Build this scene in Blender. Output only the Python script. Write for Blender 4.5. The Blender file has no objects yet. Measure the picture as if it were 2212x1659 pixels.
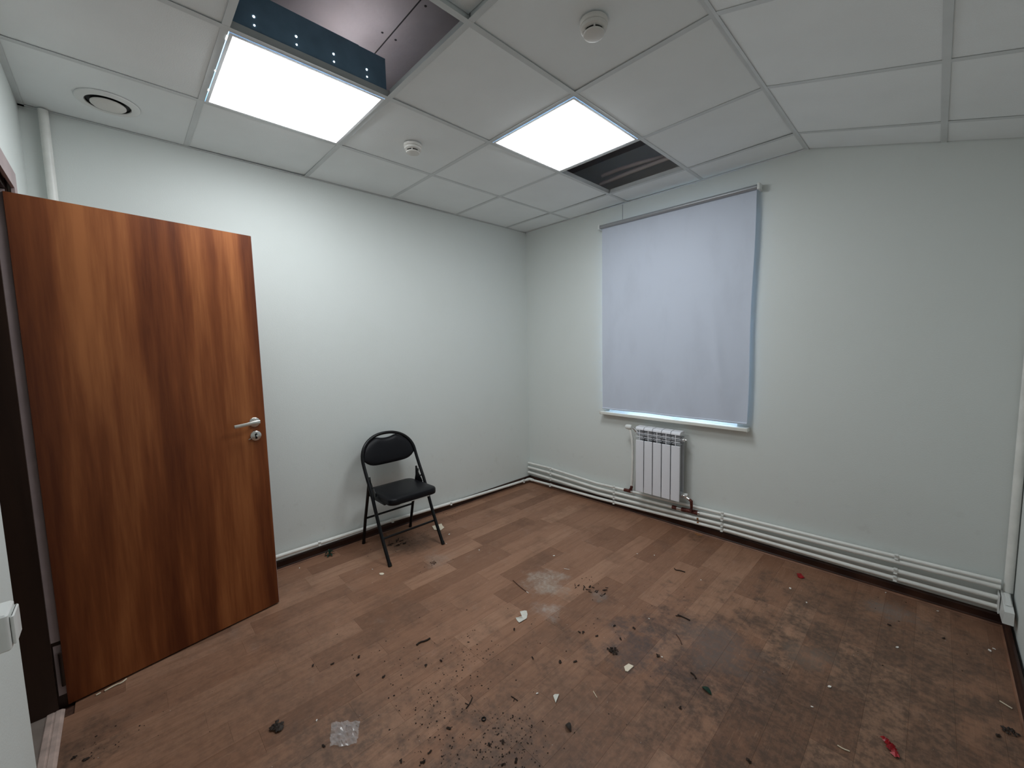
import bpy, math, random
from mathutils import Vector, Matrix
R = math.radians
sc = bpy.context.scene
COL = sc.collection
random.seed(7)

# ------------------------------------------------------------------ camera, world, exposure
CAM = Vector((2.9991, -3.0378, 1.4434))
yaw, pitch, roll = -0.7915, -0.0888, -0.0206
fw = Vector((math.sin(yaw) * math.cos(pitch), math.cos(yaw) * math.cos(pitch), math.sin(pitch)))
rt = Vector((math.cos(yaw), -math.sin(yaw), 0)); up = rt.cross(fw)
r2 = rt * math.cos(roll) + up * math.sin(roll); u2 = -rt * math.sin(roll) + up * math.cos(roll)
cam = bpy.data.cameras.new('camera'); camo = bpy.data.objects.new('camera', cam); COL.objects.link(camo)
cam.sensor_fit = 'HORIZONTAL'; cam.sensor_width = 36.0; cam.lens = 881.43 / 2212 * 36
cam.shift_x = -24.13 / 2212; cam.shift_y = -4.42 / 2212
cam.clip_start = 0.01; cam.clip_end = 200
mw = Matrix((r2, u2, -fw)).transposed().to_4x4(); mw.translation = CAM
camo.matrix_world = mw
sc.camera = camo

sc.view_settings.view_transform = 'Standard'; sc.view_settings.look = 'None'
sc.view_settings.gamma = 1.0; sc.view_settings.use_curve_mapping = False
sc.view_settings.exposure = 0.0
PANEL_POWER = 16.2          # emission of the two ceiling light panels
SKY_POWER = 6.5

w = bpy.data.worlds.new('sky'); sc.world = w; w.use_nodes = True
bg = w.node_tree.nodes['Background']
bg.inputs['Color'].default_value = (0.58, 0.79, 1.0, 1); bg.inputs['Strength'].default_value = SKY_POWER

# ------------------------------------------------------------------ dimensions
H = 2.583                              # suspended ceiling
XS = [0.584, 1.177, 1.779, 2.394]      # runners; ceiling bends down at the last one
X5 = 2.394 + 0.604
YS = [-0.273, -0.864, -1.465, -2.066, -2.680]
TH = 0.2748
XR = 3.325                             # right wall
YF = -3.275                            # door wall
SLAB = 2.98
UEND = 2.394 + (XR - 2.394) / math.cos(TH)

# ------------------------------------------------------------------ node helpers
def new_mat(name):
    m = bpy.data.materials.new(name); m.use_nodes = True
    nt = m.node_tree
    return m, nt, nt.nodes['Principled BSDF']

def N(nt, t, **kw):
    n = nt.nodes.new(t)
    for k, v in kw.items(): setattr(n, k, v)
    return n

def simple(name, col, rough=0.5, metal=0.0, bump=0.0, bscale=200.0, vary=0.0, vscale=3.0, spec=0.5):
    m, nt, b = new_mat(name)
    b.inputs['Base Color'].default_value = (*col, 1); b.inputs['Roughness'].default_value = rough
    b.inputs['Metallic'].default_value = metal; b.inputs['Specular IOR Level'].default_value = spec
    geo = N(nt, 'ShaderNodeNewGeometry')
    if vary:
        n = N(nt, 'ShaderNodeTexNoise'); n.inputs['Scale'].default_value = vscale; n.inputs['Detail'].default_value = 5
        nt.links.new(geo.outputs['Position'], n.inputs['Vector'])
        r = N(nt, 'ShaderNodeValToRGB')
        r.color_ramp.elements[0].position = 0.3; r.color_ramp.elements[1].position = 0.7
        r.color_ramp.elements[0].color = (*[c * (1 - vary) for c in col], 1)
        r.color_ramp.elements[1].color = (*[min(1, c * (1 + vary * .5)) for c in col], 1)
        nt.links.new(n.outputs['Fac'], r.inputs['Fac']); nt.links.new(r.outputs['Color'], b.inputs['Base Color'])
    if bump:
        n2 = N(nt, 'ShaderNodeTexNoise'); n2.inputs['Scale'].default_value = bscale; n2.inputs['Detail'].default_value = 3
        nt.links.new(geo.outputs['Position'], n2.inputs['Vector'])
        bm = N(nt, 'ShaderNodeBump'); bm.inputs['Strength'].default_value = bump; bm.inputs['Distance'].default_value = 0.002
        nt.links.new(n2.outputs['Fac'], bm.inputs['Height']); nt.links.new(bm.outputs['Normal'], b.inputs['Normal'])
    return m

def math_n(nt, op, a, b=None, clamp=False):
    n = N(nt, 'ShaderNodeMath', operation=op); n.use_clamp = clamp
    for i, v in enumerate((a, b)):
        if v is None: continue
        if isinstance(v, (int, float)): n.inputs[i].default_value = v
        else: nt.links.new(v, n.inputs[i])
    return n.outputs[0]

def maprange(nt, v, a, b, c=0.0, d=1.0, smooth=True):
    n = N(nt, 'ShaderNodeMapRange'); n.interpolation_type = 'SMOOTHSTEP' if smooth else 'LINEAR'
    n.inputs['From Min'].default_value = a; n.inputs['From Max'].default_value = b
    n.inputs['To Min'].default_value = c; n.inputs['To Max'].default_value = d
    nt.links.new(v, n.inputs['Value']); return n.outputs['Result']

def mix(nt, fac, a, b):
    n = N(nt, 'ShaderNodeMix', data_type='RGBA')
    if isinstance(fac, float): n.inputs[0].default_value = fac
    else: nt.links.new(fac, n.inputs[0])
    for i, v in ((6, a), (7, b)):
        if isinstance(v, tuple): n.inputs[i].default_value = (*v, 1)
        else: nt.links.new(v, n.inputs[i])
    return n.outputs[2]

def noise(nt, vec, scale, detail=4, rough=0.55):
    n = N(nt, 'ShaderNodeTexNoise'); n.inputs['Scale'].default_value = scale
    n.inputs['Detail'].default_value = detail; n.inputs['Roughness'].default_value = rough
    nt.links.new(vec, n.inputs['Vector']); return n.outputs['Fac']

def vscale(nt, vec, s, off=(0, 0, 0)):
    n = N(nt, 'ShaderNodeMapping'); n.inputs['Scale'].default_value = s; n.inputs['Location'].default_value = off
    nt.links.new(vec, n.inputs['Vector']); return n.outputs['Vector']

def blob(nt, pos, c, rad, rag=0.5):
    """ragged round patch of colour round point c on the floor"""
    d = N(nt, 'ShaderNodeVectorMath', operation='DISTANCE'); d.inputs[1].default_value = c
    nt.links.new(pos, d.inputs[0])
    nz = noise(nt, pos, 8.0, 8, 0.68)
    dd = math_n(nt, 'ADD', d.outputs['Value'], math_n(nt, 'MULTIPLY', math_n(nt, 'SUBTRACT', nz, 0.5), rad * rag * 6))
    f = maprange(nt, dd, rad * 0.25, rad * 1.10, 1.0, 0.0)
    speck = maprange(nt, noise(nt, pos, 38.0, 6, 0.7), 0.40, 0.62, 0.45, 1.0)
    return math_n(nt, 'MULTIPLY', f, speck)

# ------------------------------------------------------------------ materials
M = {}
def wall_mat():
    m, nt, b = new_mat('painted_wallpaper')
    g = N(nt, 'ShaderNodeNewGeometry'); pos = g.outputs['Position']
    sep = N(nt, 'ShaderNodeSeparateXYZ'); nt.links.new(pos, sep.inputs[0])
    low = maprange(nt, sep.outputs['Z'], 0.2, 1.0, 1.0, 0.0)
    n1 = maprange(nt, noise(nt, pos, 2.3, 6), 0.45, 0.7)
    n2 = maprange(nt, noise(nt, pos, 14, 6), 0.58, 0.72)
    base = mix(nt, math_n(nt, 'MULTIPLY', n1, 0.25), (0.752, 0.787, 0.765), (0.708, 0.742, 0.710))
    base = mix(nt, math_n(nt, 'MULTIPLY', math_n(nt, 'MULTIPLY', low, n2), 0.12), base, (0.42, 0.40, 0.35))
    fine = maprange(nt, noise(nt, pos, 45, 4), 0.70, 0.76)
    base = mix(nt, math_n(nt, 'MULTIPLY', math_n(nt, 'MULTIPLY', low, fine), 0.22), base, (0.30, 0.28, 0.25))
    nt.links.new(base, b.inputs['Base Color'])
    b.inputs['Roughness'].default_value = 0.55; b.inputs['Specular IOR Level'].default_value = 0.3
    bm = N(nt, 'ShaderNodeBump'); bm.inputs['Strength'].default_value = 0.25; bm.inputs['Distance'].default_value = 0.002
    nt.links.new(noise(nt, pos, 160, 3), bm.inputs['Height']); nt.links.new(bm.outputs['Normal'], b.inputs['Normal'])
    return m
M['wall'] = wall_mat()

def floor_mat():
    m, nt, b = new_mat('worn_laminate')
    g = N(nt, 'ShaderNodeNewGeometry'); pos = g.outputs['Position']
    oi = N(nt, 'ShaderNodeObjectInfo'); rnd = oi.outputs['Random']
    sh = N(nt, 'ShaderNodeCombineXYZ')
    nt.links.new(math_n(nt, 'MULTIPLY', rnd, 7.0), sh.inputs[0]); nt.links.new(math_n(nt, 'MULTIPLY', rnd, 13.0), sh.inputs[1])
    ad = N(nt, 'ShaderNodeVectorMath', operation='ADD'); nt.links.new(pos, ad.inputs[0]); nt.links.new(sh.outputs[0], ad.inputs[1])
    grain = noise(nt, vscale(nt, ad.outputs[0], (26, 2.2, 1)), 1.6, 6, 0.6)
    fine = noise(nt, vscale(nt, ad.outputs[0], (120, 9, 1)), 1.5, 4, 0.6)
    r = N(nt, 'ShaderNodeValToRGB'); cr = r.color_ramp
    cr.elements[0].position = 0.0; cr.elements[0].color = (0.225, 0.112, 0.068, 1)
    cr.elements[1].position = 1.0; cr.elements[1].color = (0.400, 0.225, 0.145, 1)
    e = cr.elements.new(0.3); e.color = (0.290, 0.150, 0.093, 1)
    e = cr.elements.new(0.75); e.color = (0.338, 0.180, 0.113, 1)
    nt.links.new(rnd, r.inputs['Fac'])
    c = mix(nt, maprange(nt, grain, 0.42, 0.72, 0.0, 0.5), r.outputs['Color'], (0.20, 0.095, 0.055))
    c = mix(nt, maprange(nt, fine, 0.52, 0.72, 0.0, 0.3), c, (0.50, 0.32, 0.22))
    # trodden dirt over the whole floor
    dirt = maprange(nt, noise(nt, pos, 3.2, 7, 0.65), 0.46, 0.74)
    c = mix(nt, math_n(nt, 'MULTIPLY', dirt, 0.45), c, (0.13, 0.080, 0.058))
    dust = maprange(nt, noise(nt, vscale(nt, pos, (1, 1, 1), (3.1, 8.2, 0)), 7.0, 8, 0.7), 0.56, 0.76)
    c = mix(nt, math_n(nt, 'MULTIPLY', dust, 0.26), c, (0.40, 0.30, 0.25))
    # patches with a place of their own
    patches = [((1.15, -2.70, 0), 0.95, 0.40, (0.10, 0.060, 0.042)), ((2.20, -1.95, 0), 0.80, 0.45, (0.095, 0.060, 0.045)),  # broad patches that darken the foreground and the right
               ((2.28, -1.20, 0), 0.42, 0.55, (0.085, 0.062, 0.062)), ((2.85, -1.25, 0), 0.95, 0.80, (0.085, 0.055, 0.040)),
               ((2.90, -0.50, 0), 0.65, 0.72, (0.105, 0.068, 0.050)), ((2.02, -2.25, 0), 0.32, 0.5, (0.075, 0.058, 0.050)),
               ((1.39, -1.29, 0), 0.14, 0.60, (0.48, 0.43, 0.37)), ((1.57, -1.47, 0), 0.09, 0.55, (0.50, 0.46, 0.42)),
               ((1.69, -1.18, 0), 0.06, 0.35, (0.34, 0.31, 0.29)), ((2.91, -0.24, 0), 0.12, 0.5, (0.27, 0.24, 0.22)),
               ((2.67, -0.90, 0), 0.11, 0.3, (0.30, 0.24, 0.20)), ((2.34, -1.12, 0), 0.20, 0.3, (0.30, 0.24, 0.22)),
               ((2.05, -1.40, 0), 0.20, 0.35, (0.12, 0.10, 0.10)), ((1.50, -2.60, 0), 0.22, 0.45, (0.085, 0.062, 0.052)),
               ((0.33, -1.62, 0), 0.20, 0.45, (0.06, 0.042, 0.032)), ((0.68, -1.60, 0), 0.12, 0.35, (0.40, 0.33, 0.28)),  # dark patch under the chair, pale patch in front of it
               ((0.87, -3.25, 0), 0.14, 0.5, (0.06, 0.045, 0.036)), ((1.82, -0.08, 0), 0.10, 0.6, (0.07, 0.04, 0.025))]
    for p, rad, k, col in patches:
        c = mix(nt, math_n(nt, 'MULTIPLY', blob(nt, pos, p, rad), k), c, col)
    nt.links.new(c, b.inputs['Base Color'])
    rr = math_n(nt, 'ADD', 0.42, math_n(nt, 'MULTIPLY', dirt, 0.25)); nt.links.new(rr, b.inputs['Roughness'])
    b.inputs['Specular IOR Level'].default_value = 0.22
    bm = N(nt, 'ShaderNodeBump'); bm.inputs['Strength'].default_value = 0.15; bm.inputs['Distance'].default_value = 0.001
    nt.links.new(fine, bm.inputs['Height']); nt.links.new(bm.outputs['Normal'], b.inputs['Normal'])
    return m
M['floor'] = floor_mat()

def wood_mat(name, dark, mid, light, axis_scale):
    m, nt, b = new_mat(name)
    tc = N(nt, 'ShaderNodeTexCoord'); v = tc.outputs['Object']
    big = noise(nt, vscale(nt, v, axis_scale), 1.0, 4, 0.55)
    fine = noise(nt, vscale(nt, v, tuple(a * 9 for a in axis_scale)), 1.0, 4, 0.6)
    wv = N(nt, 'ShaderNodeTexWave', wave_type='BANDS', bands_direction='X', wave_profile='SIN')
    wv.inputs['Scale'].default_value = 3.2; wv.inputs['Distortion'].default_value = 5.0; wv.inputs['Detail'].default_value = 3
    wv.inputs['Detail Scale'].default_value = 1.2
    nt.links.new(vscale(nt, v, (axis_scale[0] * .16, axis_scale[1] * .16, axis_scale[2] * .3)), wv.inputs['Vector'])
    f = math_n(nt, 'ADD', math_n(nt, 'MULTIPLY', big, 0.65), math_n(nt, 'MULTIPLY', wv.outputs['Fac'], 0.22))
    f = math_n(nt, 'ADD', f, math_n(nt, 'MULTIPLY', math_n(nt, 'SUBTRACT', fine, 0.5), 0.20))
    r = N(nt, 'ShaderNodeValToRGB'); cr = r.color_ramp
    cr.elements[0].position = 0.30; cr.elements[0].color = (*dark, 1)
    cr.elements[1].position = 0.66; cr.elements[1].color = (*light, 1)
    e = cr.elements.new(0.46); e.color = (*mid, 1)
    nt.links.new(f, r.inputs['Fac']); nt.links.new(r.outputs['Color'], b.inputs['Base Color'])
    b.inputs['Roughness'].default_value = 0.42; b.inputs['Specular IOR Level'].default_value = 0.3
    return m
M['door'] = wood_mat('reddish_veneer', (0.105, 0.024, 0.0065), (0.205, 0.057, 0.016), (0.385, 0.133, 0.043), (9.0, 9.0, 0.55))
M['frame_wood'] = wood_mat('dark_frame_wood', (0.020, 0.010, 0.007), (0.030, 0.015, 0.010), (0.045, 0.022, 0.014), (9, 9, 0.6))
M['base_wood'] = wood_mat('baseboard_wood', (0.030, 0.012, 0.008), (0.046, 0.019, 0.012), (0.075, 0.032, 0.020), (3, 3, 9))
M['base_lip'] = simple('baseboard_lip', (0.26, 0.125, 0.075), 0.4, vary=0.4, vscale=9)
M['casing'] = simple('pinkish_casing', (0.42, 0.33, 0.33), 0.5, vary=0.15, vscale=8)
M['threshold'] = simple('scuffed_threshold_metal', (0.62, 0.47, 0.41), 0.45, 0.15, vary=0.3, vscale=20)
M['tile'] = simple('mineral_tile', (0.895, 0.93, 0.93), 0.85, bump=0.35, bscale=320, vary=0.03, vscale=4, spec=0.15)
M['tbar'] = simple('grey_white_tbar', (0.68, 0.71, 0.71), 0.5, vary=0.08, vscale=6)
M['slab'] = simple('plaster_slab', (0.42, 0.385, 0.385), 0.8, bump=0.4, bscale=60, vary=0.2, vscale=3)
M['housing'] = simple('luminaire_steel', (0.22, 0.37, 0.52), 0.5, 0.0, vary=0.15, vscale=12)
M['white_metal'] = simple('white_enamel', (0.78, 0.79, 0.80), 0.35, vary=0.05, vscale=9)
M['rad'] = simple('radiator_enamel', (0.86, 0.87, 0.92), 0.3)
M['rad_side'] = simple('radiator_core', (0.55, 0.57, 0.60), 0.4)
M['pipe'] = simple('white_polypropylene', (0.89, 0.89, 0.85), 0.4, vary=0.10, vscale=11)
M['clip'] = simple('white_clip_plastic', (0.82, 0.83, 0.80), 0.4)
M['brass'] = simple('rusted_brass', (0.16, 0.05, 0.04), 0.45, 0.6, vary=0.5, vscale=60)
M['nickel'] = simple('nickel', (0.75, 0.75, 0.74), 0.25, 0.9)
M['rust'] = simple('rust_stain', (0.34, 0.15, 0.06), 0.8, vary=0.4, vscale=70)
M['white_plastic'] = simple('white_plastic', (0.80, 0.81, 0.79), 0.35)
M['grey_plastic'] = simple('ivory_plastic', (0.74, 0.72, 0.68), 0.4)
M['black'] = simple('black_plastic', (0.007, 0.007, 0.007), 0.5, spec=0.25)
M['vinyl'] = simple('black_vinyl', (0.006, 0.006, 0.008), 0.42, bump=0.15, bscale=400, spec=0.22)
M['black_paint'] = simple('black_tube_paint', (0.005, 0.005, 0.006), 0.3, spec=0.3)
M['chrome'] = simple('satin_chrome', (0.68, 0.67, 0.63), 0.28, 0.9)
M['sill'] = simple('white_sill', (0.82, 0.82, 0.77), 0.35)
M['pvc'] = simple('white_pvc', (0.80, 0.81, 0.83), 0.35)
M['roller'] = simple('grey_roller_tube', (0.36, 0.37, 0.39), 0.35, 0.3)
M['conduit'] = simple('dusty_conduit', (0.70, 0.66, 0.66), 0.6)
M['corridor'] = simple('corridor_floor', (0.26, 0.21, 0.18), 0.5, vary=0.3, vscale=9)
M['paper'] = simple('off_white_paper', (0.72, 0.70, 0.63), 0.8, vary=0.1, vscale=60)
M['chip_pale'] = simple('pale_plaster', (0.85, 0.74, 0.58), 0.8)
M['chip_white'] = simple('white_flake', (0.85, 0.80, 0.74), 0.8)
M['straw'] = simple('pale_straw', (0.72, 0.62, 0.46), 0.7)
M['leaf'] = simple('dark_green_leaf', (0.010, 0.040, 0.024), 0.5, vary=0.4, vscale=80, spec=0.2)
M['leaf_dry'] = simple('dry_dark_leaf', (0.030, 0.018, 0.012), 0.7, vary=0.5, vscale=90)
M['bark'] = simple('dark_bark', (0.028, 0.015, 0.009), 0.85, vary=0.5, vscale=90)
M['bark_brown'] = simple('brown_twig', (0.085, 0.035, 0.020), 0.8, vary=0.4, vscale=90)
M['red'] = simple('red_foil', (0.40, 0.006, 0.014), 0.35, vary=0.5, vscale=50)
M['black_gap'] = simple('sealant_dark', (0.03, 0.03, 0.03), 0.8)

def blind_mat():
    m, nt, b = new_mat('grey_blue_blind')
    g = N(nt, 'ShaderNodeNewGeometry'); pos = g.outputs['Position']
    c = mix(nt, maprange(nt, noise(nt, vscale(nt, pos, (1.6, 1.6, .6)), 5, 6), 0.45, 0.75, 0, 0.30), (0.655, 0.705, 0.815), (0.55, 0.59, 0.68))
    nt.links.new(c, b.inputs['Base Color']); b.inputs['Roughness'].default_value = 0.6
    b.inputs['Specular IOR Level'].default_value = 0.25
    t = N(nt, 'ShaderNodeBsdfTranslucent'); t.inputs['Color'].default_value = (0.55, 0.6, 0.7, 1)
    mx = N(nt, 'ShaderNodeMixShader'); mx.inputs[0].default_value = 0.04
    out = nt.nodes['Material Output']
    nt.links.new(b.outputs[0], mx.inputs[1]); nt.links.new(t.outputs[0], mx.inputs[2]); nt.links.new(mx.outputs[0], out.inputs['Surface'])
    return m
M['blind'] = blind_mat()

def emit(name, col, s):
    m, nt, b = new_mat(name)
    b.inputs['Base Color'].default_value = (0.8, 0.8, 0.8, 1)
    b.inputs['Emission Color'].default_value = (*col, 1); b.inputs['Emission Strength'].default_value = s
    return m
M['glow'] = emit('lit_diffuser', (0.935, 0.99, 1.02), PANEL_POWER)
M['plenum_glow'] = emit('added_plenum_glow', (1.0, 0.92, 0.94), 3.6)  # for the added plate that brightens the space over the tiles
M['leak'] = emit('lit_gap', (0.9, 0.97, 1.0), 6.0)

def glass_mat(name, rough=0.0, col=(1, 1, 1), bump=False):
    m, nt, b = new_mat(name)
    b.inputs['Transmission Weight'].default_value = 1.0; b.inputs['Roughness'].default_value = rough
    b.inputs['IOR'].default_value = 1.45; b.inputs['Base Color'].default_value = (*col, 1)
    return m
M['glass'] = glass_mat('window_glass')
def film_mat():
    m, nt, b = new_mat('clear_film')
    b.inputs['Base Color'].default_value = (0.9, 0.9, 0.92, 1); b.inputs['Roughness'].default_value = 0.06
    b.inputs['Specular IOR Level'].default_value = 0.9
    t = N(nt, 'ShaderNodeBsdfTransparent'); mx = N(nt, 'ShaderNodeMixShader'); mx.inputs[0].default_value = 0.27
    out = nt.nodes['Material Output']
    nt.links.new(t.outputs[0], mx.inputs[1]); nt.links.new(b.outputs[0], mx.inputs[2]); nt.links.new(mx.outputs[0], out.inputs['Surface'])
    return m
M['film'] = film_mat()

# ------------------------------------------------------------------ mesh builder
class MB:
    def __init__(s): s.v = []; s.f = []; s.sm = []
    def add(s, vs, fs, smooth=False):
        o = len(s.v); s.v += [Vector(v) for v in vs]
        s.f += [tuple(i + o for i in f) for f in fs]; s.sm += [smooth] * len(fs); return s
    def hexa(s, c):       # 8 corners: bottom ring, top ring (both CCW seen from above)
        return s.add(c, [(3, 2, 1, 0), (4, 5, 6, 7), (0, 1, 5, 4), (1, 2, 6, 5), (2, 3, 7, 6), (3, 0, 4, 7)])
    def box(s, a, b):
        x0, y0, z0 = a; x1, y1, z1 = b
        return s.hexa([(x0, y0, z0), (x1, y0, z0), (x1, y1, z0), (x0, y1, z0), (x0, y0, z1), (x1, y0, z1), (x1, y1, z1), (x0, y1, z1)])
    def rbox(s, a, b, r=0.004, n=3):   # box with rounded vertical-ish edges along its longest look (bevelled all round via ring profile)
        x0, y0, z0 = a; x1, y1, z1 = b
        def ring(z, k):
            pts = []
            for cx, cy, a0 in ((x1 - r, y1 - r, 0), (x0 + r, y1 - r, 90), (x0 + r, y0 + r, 180), (x1 - r, y0 + r, 270)):
                for i in range(n + 1):
                    t = R(a0 + 90 * i / n); pts.append((cx + (r - k) * math.cos(t), cy + (r - k) * math.sin(t), z))
            return pts
        rings = [ring(z0, r * .6), ring(z0 + r * .6, 0), ring(z1 - r * .6, 0), ring(z1, r * .6)]
        return s.loft(rings, cap=True)
    def loft(s, rings, cap=True, closed=True, smooth=True, loop=False):
        n = len(rings[0]); o = len(s.v)
        for rg in rings: s.v += [Vector(p) for p in rg]
        m = len(rings)
        for i in range(m if loop else m - 1):
            i2 = (i + 1) % m
            for j in range(n if closed else n - 1):
                k = (j + 1) % n
                s.f.append((o + i * n + j, o + i * n + k, o + i2 * n + k, o + i2 * n + j)); s.sm.append(smooth)
        if cap and not loop:
            s.f.append(tuple(o + j for j in reversed(range(n)))); s.sm.append(False)
            s.f.append(tuple(o + (m - 1) * n + j for j in range(n))); s.sm.append(False)
        return s
    def tube(s, pts, r, n=12, cap=True):
        pts = [Vector(p) for p in pts]; rr = r if isinstance(r, (list, tuple)) else [r] * len(pts)
        rings = []; nrm = None
        for i, p in enumerate(pts):
            a = pts[max(i - 1, 0)]; b = pts[min(i + 1, len(pts) - 1)]
            t = (b - a).normalized()
            if nrm is None:
                nrm = t.orthogonal().normalized()
            else:
                nrm = (nrm - t * nrm.dot(t)).normalized()
            bn = t.cross(nrm)
            rings.append([p + (nrm * math.cos(2 * math.pi * j / n) + bn * math.sin(2 * math.pi * j / n)) * rr[i] for j in range(n)])
        return s.loft(rings, cap=cap)
    def lathe(s, prof, c, axis=(0, 0, 1), n=28, cap=True):   # prof: (radius, height) pairs
        ax = Vector(axis).normalized(); u = ax.orthogonal().normalized(); v = ax.cross(u); c = Vector(c)
        rings = [[c + ax * h + (u * math.cos(2 * math.pi * j / n) + v * math.sin(2 * math.pi * j / n)) * max(rd, 1e-5) for j in range(n)] for rd, h in prof]
        return s.loft(rings, cap=cap)
    def prism(s, outline, thick):      # outline: list of 3D points in a plane; thick: Vector
        a = [Vector(p) for p in outline]; b = [p + Vector(thick) for p in a]
        return s.loft([a, b], cap=True, smooth=False)

ORG = {}
def build(name, mb, mat, parent=None, origin=None):
    root = parent
    while root is not None and root.parent is not None: root = root.parent
    if root is not None: org = ORG[root.name]
    elif origin is not None: org = Vector(origin)
    else: org = Vector((0, 0, 0))
    me = bpy.data.meshes.new(name)
    me.from_pydata([tuple(v - org) for v in mb.v], [], mb.f)
    me.polygons.foreach_set('use_smooth', mb.sm)
    me.materials.append(M[mat] if isinstance(mat, str) else mat)
    me.update()
    o = bpy.data.objects.new(name, me); COL.objects.link(o)
    if parent is not None: o.parent = parent
    else:
        o.location = org; ORG[o.name] = org
    if any(mb.sm):
        md = me
        try: md.set_sharp_from_angle(angle=R(40))
        except Exception: pass
    return o

def tag(o, label, cat, group=None, kind=None):
    if label: o['label'] = label
    if cat: o['category'] = cat
    if group: o['group'] = group
    if kind: o['kind'] = kind
    return o

def thing(name, label, cat, loc, group=None, kind=None):
    o = bpy.data.objects.new(name, None); COL.objects.link(o); o.location = loc; ORG[o.name] = Vector(loc)
    o.empty_display_size = 0.05
    return tag(o, label, cat, group, kind)

# ------------------------------------------------------------------ ROOM SHELL
WX0, WX1, WZ0, WZ1 = 1.00, 2.045, 0.853, 2.34      # window opening in the back wall
DX0, DX1, DZ1 = 0.50, 1.375, 2.10                  # door opening in the front wall

b = MB(); b.box((-0.12, -3.42, 0), (0, 0.30, SLAB))
tag(build('wall_left', b, 'wall'), 'pale grey left wall behind the black folding chair', 'wall', kind='structure')
b = MB()
b.box((0, 0, 0), (WX0, 0.30, SLAB)); b.box((WX1, 0, 0), (XR + 0.12, 0.30, SLAB))
b.box((WX0, 0, 0), (WX1, 0.30, WZ0)); b.box((WX0, 0, WZ1), (WX1, 0.30, SLAB))
tag(build('wall_back', b, 'wall'), 'pale grey wall with the window, blind and radiator', 'wall', kind='structure')
b = MB(); b.box((XR, YF - 0.12, 0), (XR + 0.12, 0, SLAB)); b.box((XR - 0.012, YF, 0), (XR, -0.56, 2.31))
tag(build('wall_right', b, 'wall'), 'grey right wall seen as a sliver at the right edge', 'wall', kind='structure')
b = MB()
b.box((0, YF - 0.12, 0), (DX0, YF, SLAB)); b.box((DX1, YF - 0.12, 0), (XR, YF, SLAB)); b.box((DX0, YF - 0.12, DZ1), (DX1, YF, SLAB))
tag(build('wall_front', b, 'wall'), 'white wall around the open doorway at the left edge', 'wall', kind='structure')
# corridor outside the door
b = MB(); b.box((-0.2, -4.75, 0), (2.2, -4.65, 2.6)); b.box((-0.2, -4.65, 0), (-0.1, YF - 0.12, 2.6)); b.box((2.1, -4.65, 0), (2.2, YF - 0.12, 2.6))
b.box((-0.2, -4.75, 2.6), (2.2, YF - 0.12, 2.7))
tag(build('wall_corridor', b, 'wall'), 'corridor walls outside the doorway', 'wall', kind='structure')
b = MB(); b.box((-0.2, -4.75, -0.08), (2.2, YF - 0.055, -0.001))
tag(build('floor_corridor', b, 'corridor'), 'tan corridor floor just outside the doorway', 'floor', kind='structure')

# floor: sub-floor with planks as parts
b = MB(); b.box((0, YF - 0.055, -0.08), (XR, 0, -0.009))
floor = tag(build('floor', b, 'bark_brown'), 'dirty brown wood plank floor strewn with debris', 'floor', kind='structure')
rf = random.Random(21); HXA = 0.50
known = {15: [-1.318], 14: [-1.150, -0.851], 16: [-0.46], 18: [-0.619], 22: [-0.327, -0.672], 7: [-1.797], 8: [-1.931], 25: [-1.0], 13: [-2.13]}
W = 0.125; npl = 0
for k in range(0, 27):
    x0 = max(0.0, -0.007 + W * k); x1 = min(XR, -0.007 + W * (k + 1))
    if x1 - x0 < 0.02: continue
    kn = sorted(known.get(k, []), reverse=True)
    y = 0.0; first = True; ends = []
    while y > YF + 0.001:
        nxt = y - (rf.uniform(0.12, 0.5) if first and not kn else rf.uniform(0.30, 0.62)); first = False
        for q in kn:
            if y - 0.02 > q > nxt - 0.14: nxt = q; break
        if nxt < YF + 0.10: nxt = YF - (0.027 if x0 > HXA and x1 < 1.375 else 0.0)
        ends.append((y, nxt)); y = nxt
    for (ya, yb) in ends:
        z = rf.uniform(-0.00035, 0.0)
        g = 0.00012; c = 0.0003
        mb = MB()
        xa, xb = x0 + g, x1 - g; y0, y1 = yb + g, ya - g
        mb.hexa([(xa, y0, -0.009), (xb, y0, -0.009), (xb, y1, -0.009), (xa, y1, -0.009), (xa, y0, z - c), (xb, y0, z - c), (xb, y1, z - c), (xa, y1, z - c)])
        mb.f.pop(1); mb.sm.pop(1)
        o8 = 4
        mb.v += [Vector((xa + c, y0 + c, z)), Vector((xb - c, y0 + c, z)), Vector((xb - c, y1 - c, z)), Vector((xa + c, y1 - c, z))]
        for f in ((8, 9, 10, 11), (4, 5, 9, 8), (5, 6, 10, 9), (6, 7, 11, 10), (7, 4, 8, 11)): mb.f.append(f); mb.sm.append(False)
        build('plank', mb, 'floor', floor); npl += 1

# baseboards (board with a rounded toe lip)
def baseboard(name, p0, p1, nrm, label):
    p0 = Vector(p0); p1 = Vector(p1); n = Vector(nrm); zz = Vector((0, 0, 1))
    prof = [(0, 0), (0.016, 0), (0.016, 0.012), (0.012, 0.018), (0.012, 0.050), (0.008, 0.058), (0, 0.060)]
    o = build(name, MB().loft([[p + n * a + zz * h for a, h in prof] for p in (p0, p1)], smooth=False), 'base_wood')
    tag(o, label, 'baseboard', kind='structure')
    lip = [(0.016, 0), (0.024, 0), (0.0235, 0.003), (0.021, 0.007), (0.0165, 0.009)]
    build('toe_strip', MB().loft([[p + n * a + zz * h for a, h in lip] for p in (p0, p1)], smooth=False), 'base_lip', o)
baseboard('baseboard_left', (0, -3.24, 0), (0, 0, 0), (1, 0, 0), 'dark brown baseboard under the pipe on the left wall')
baseboard('baseboard_back', (0, 0, 0), (XR, 0, 0), (0, -1, 0), 'dark brown baseboard under the four pipes below the window')
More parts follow.
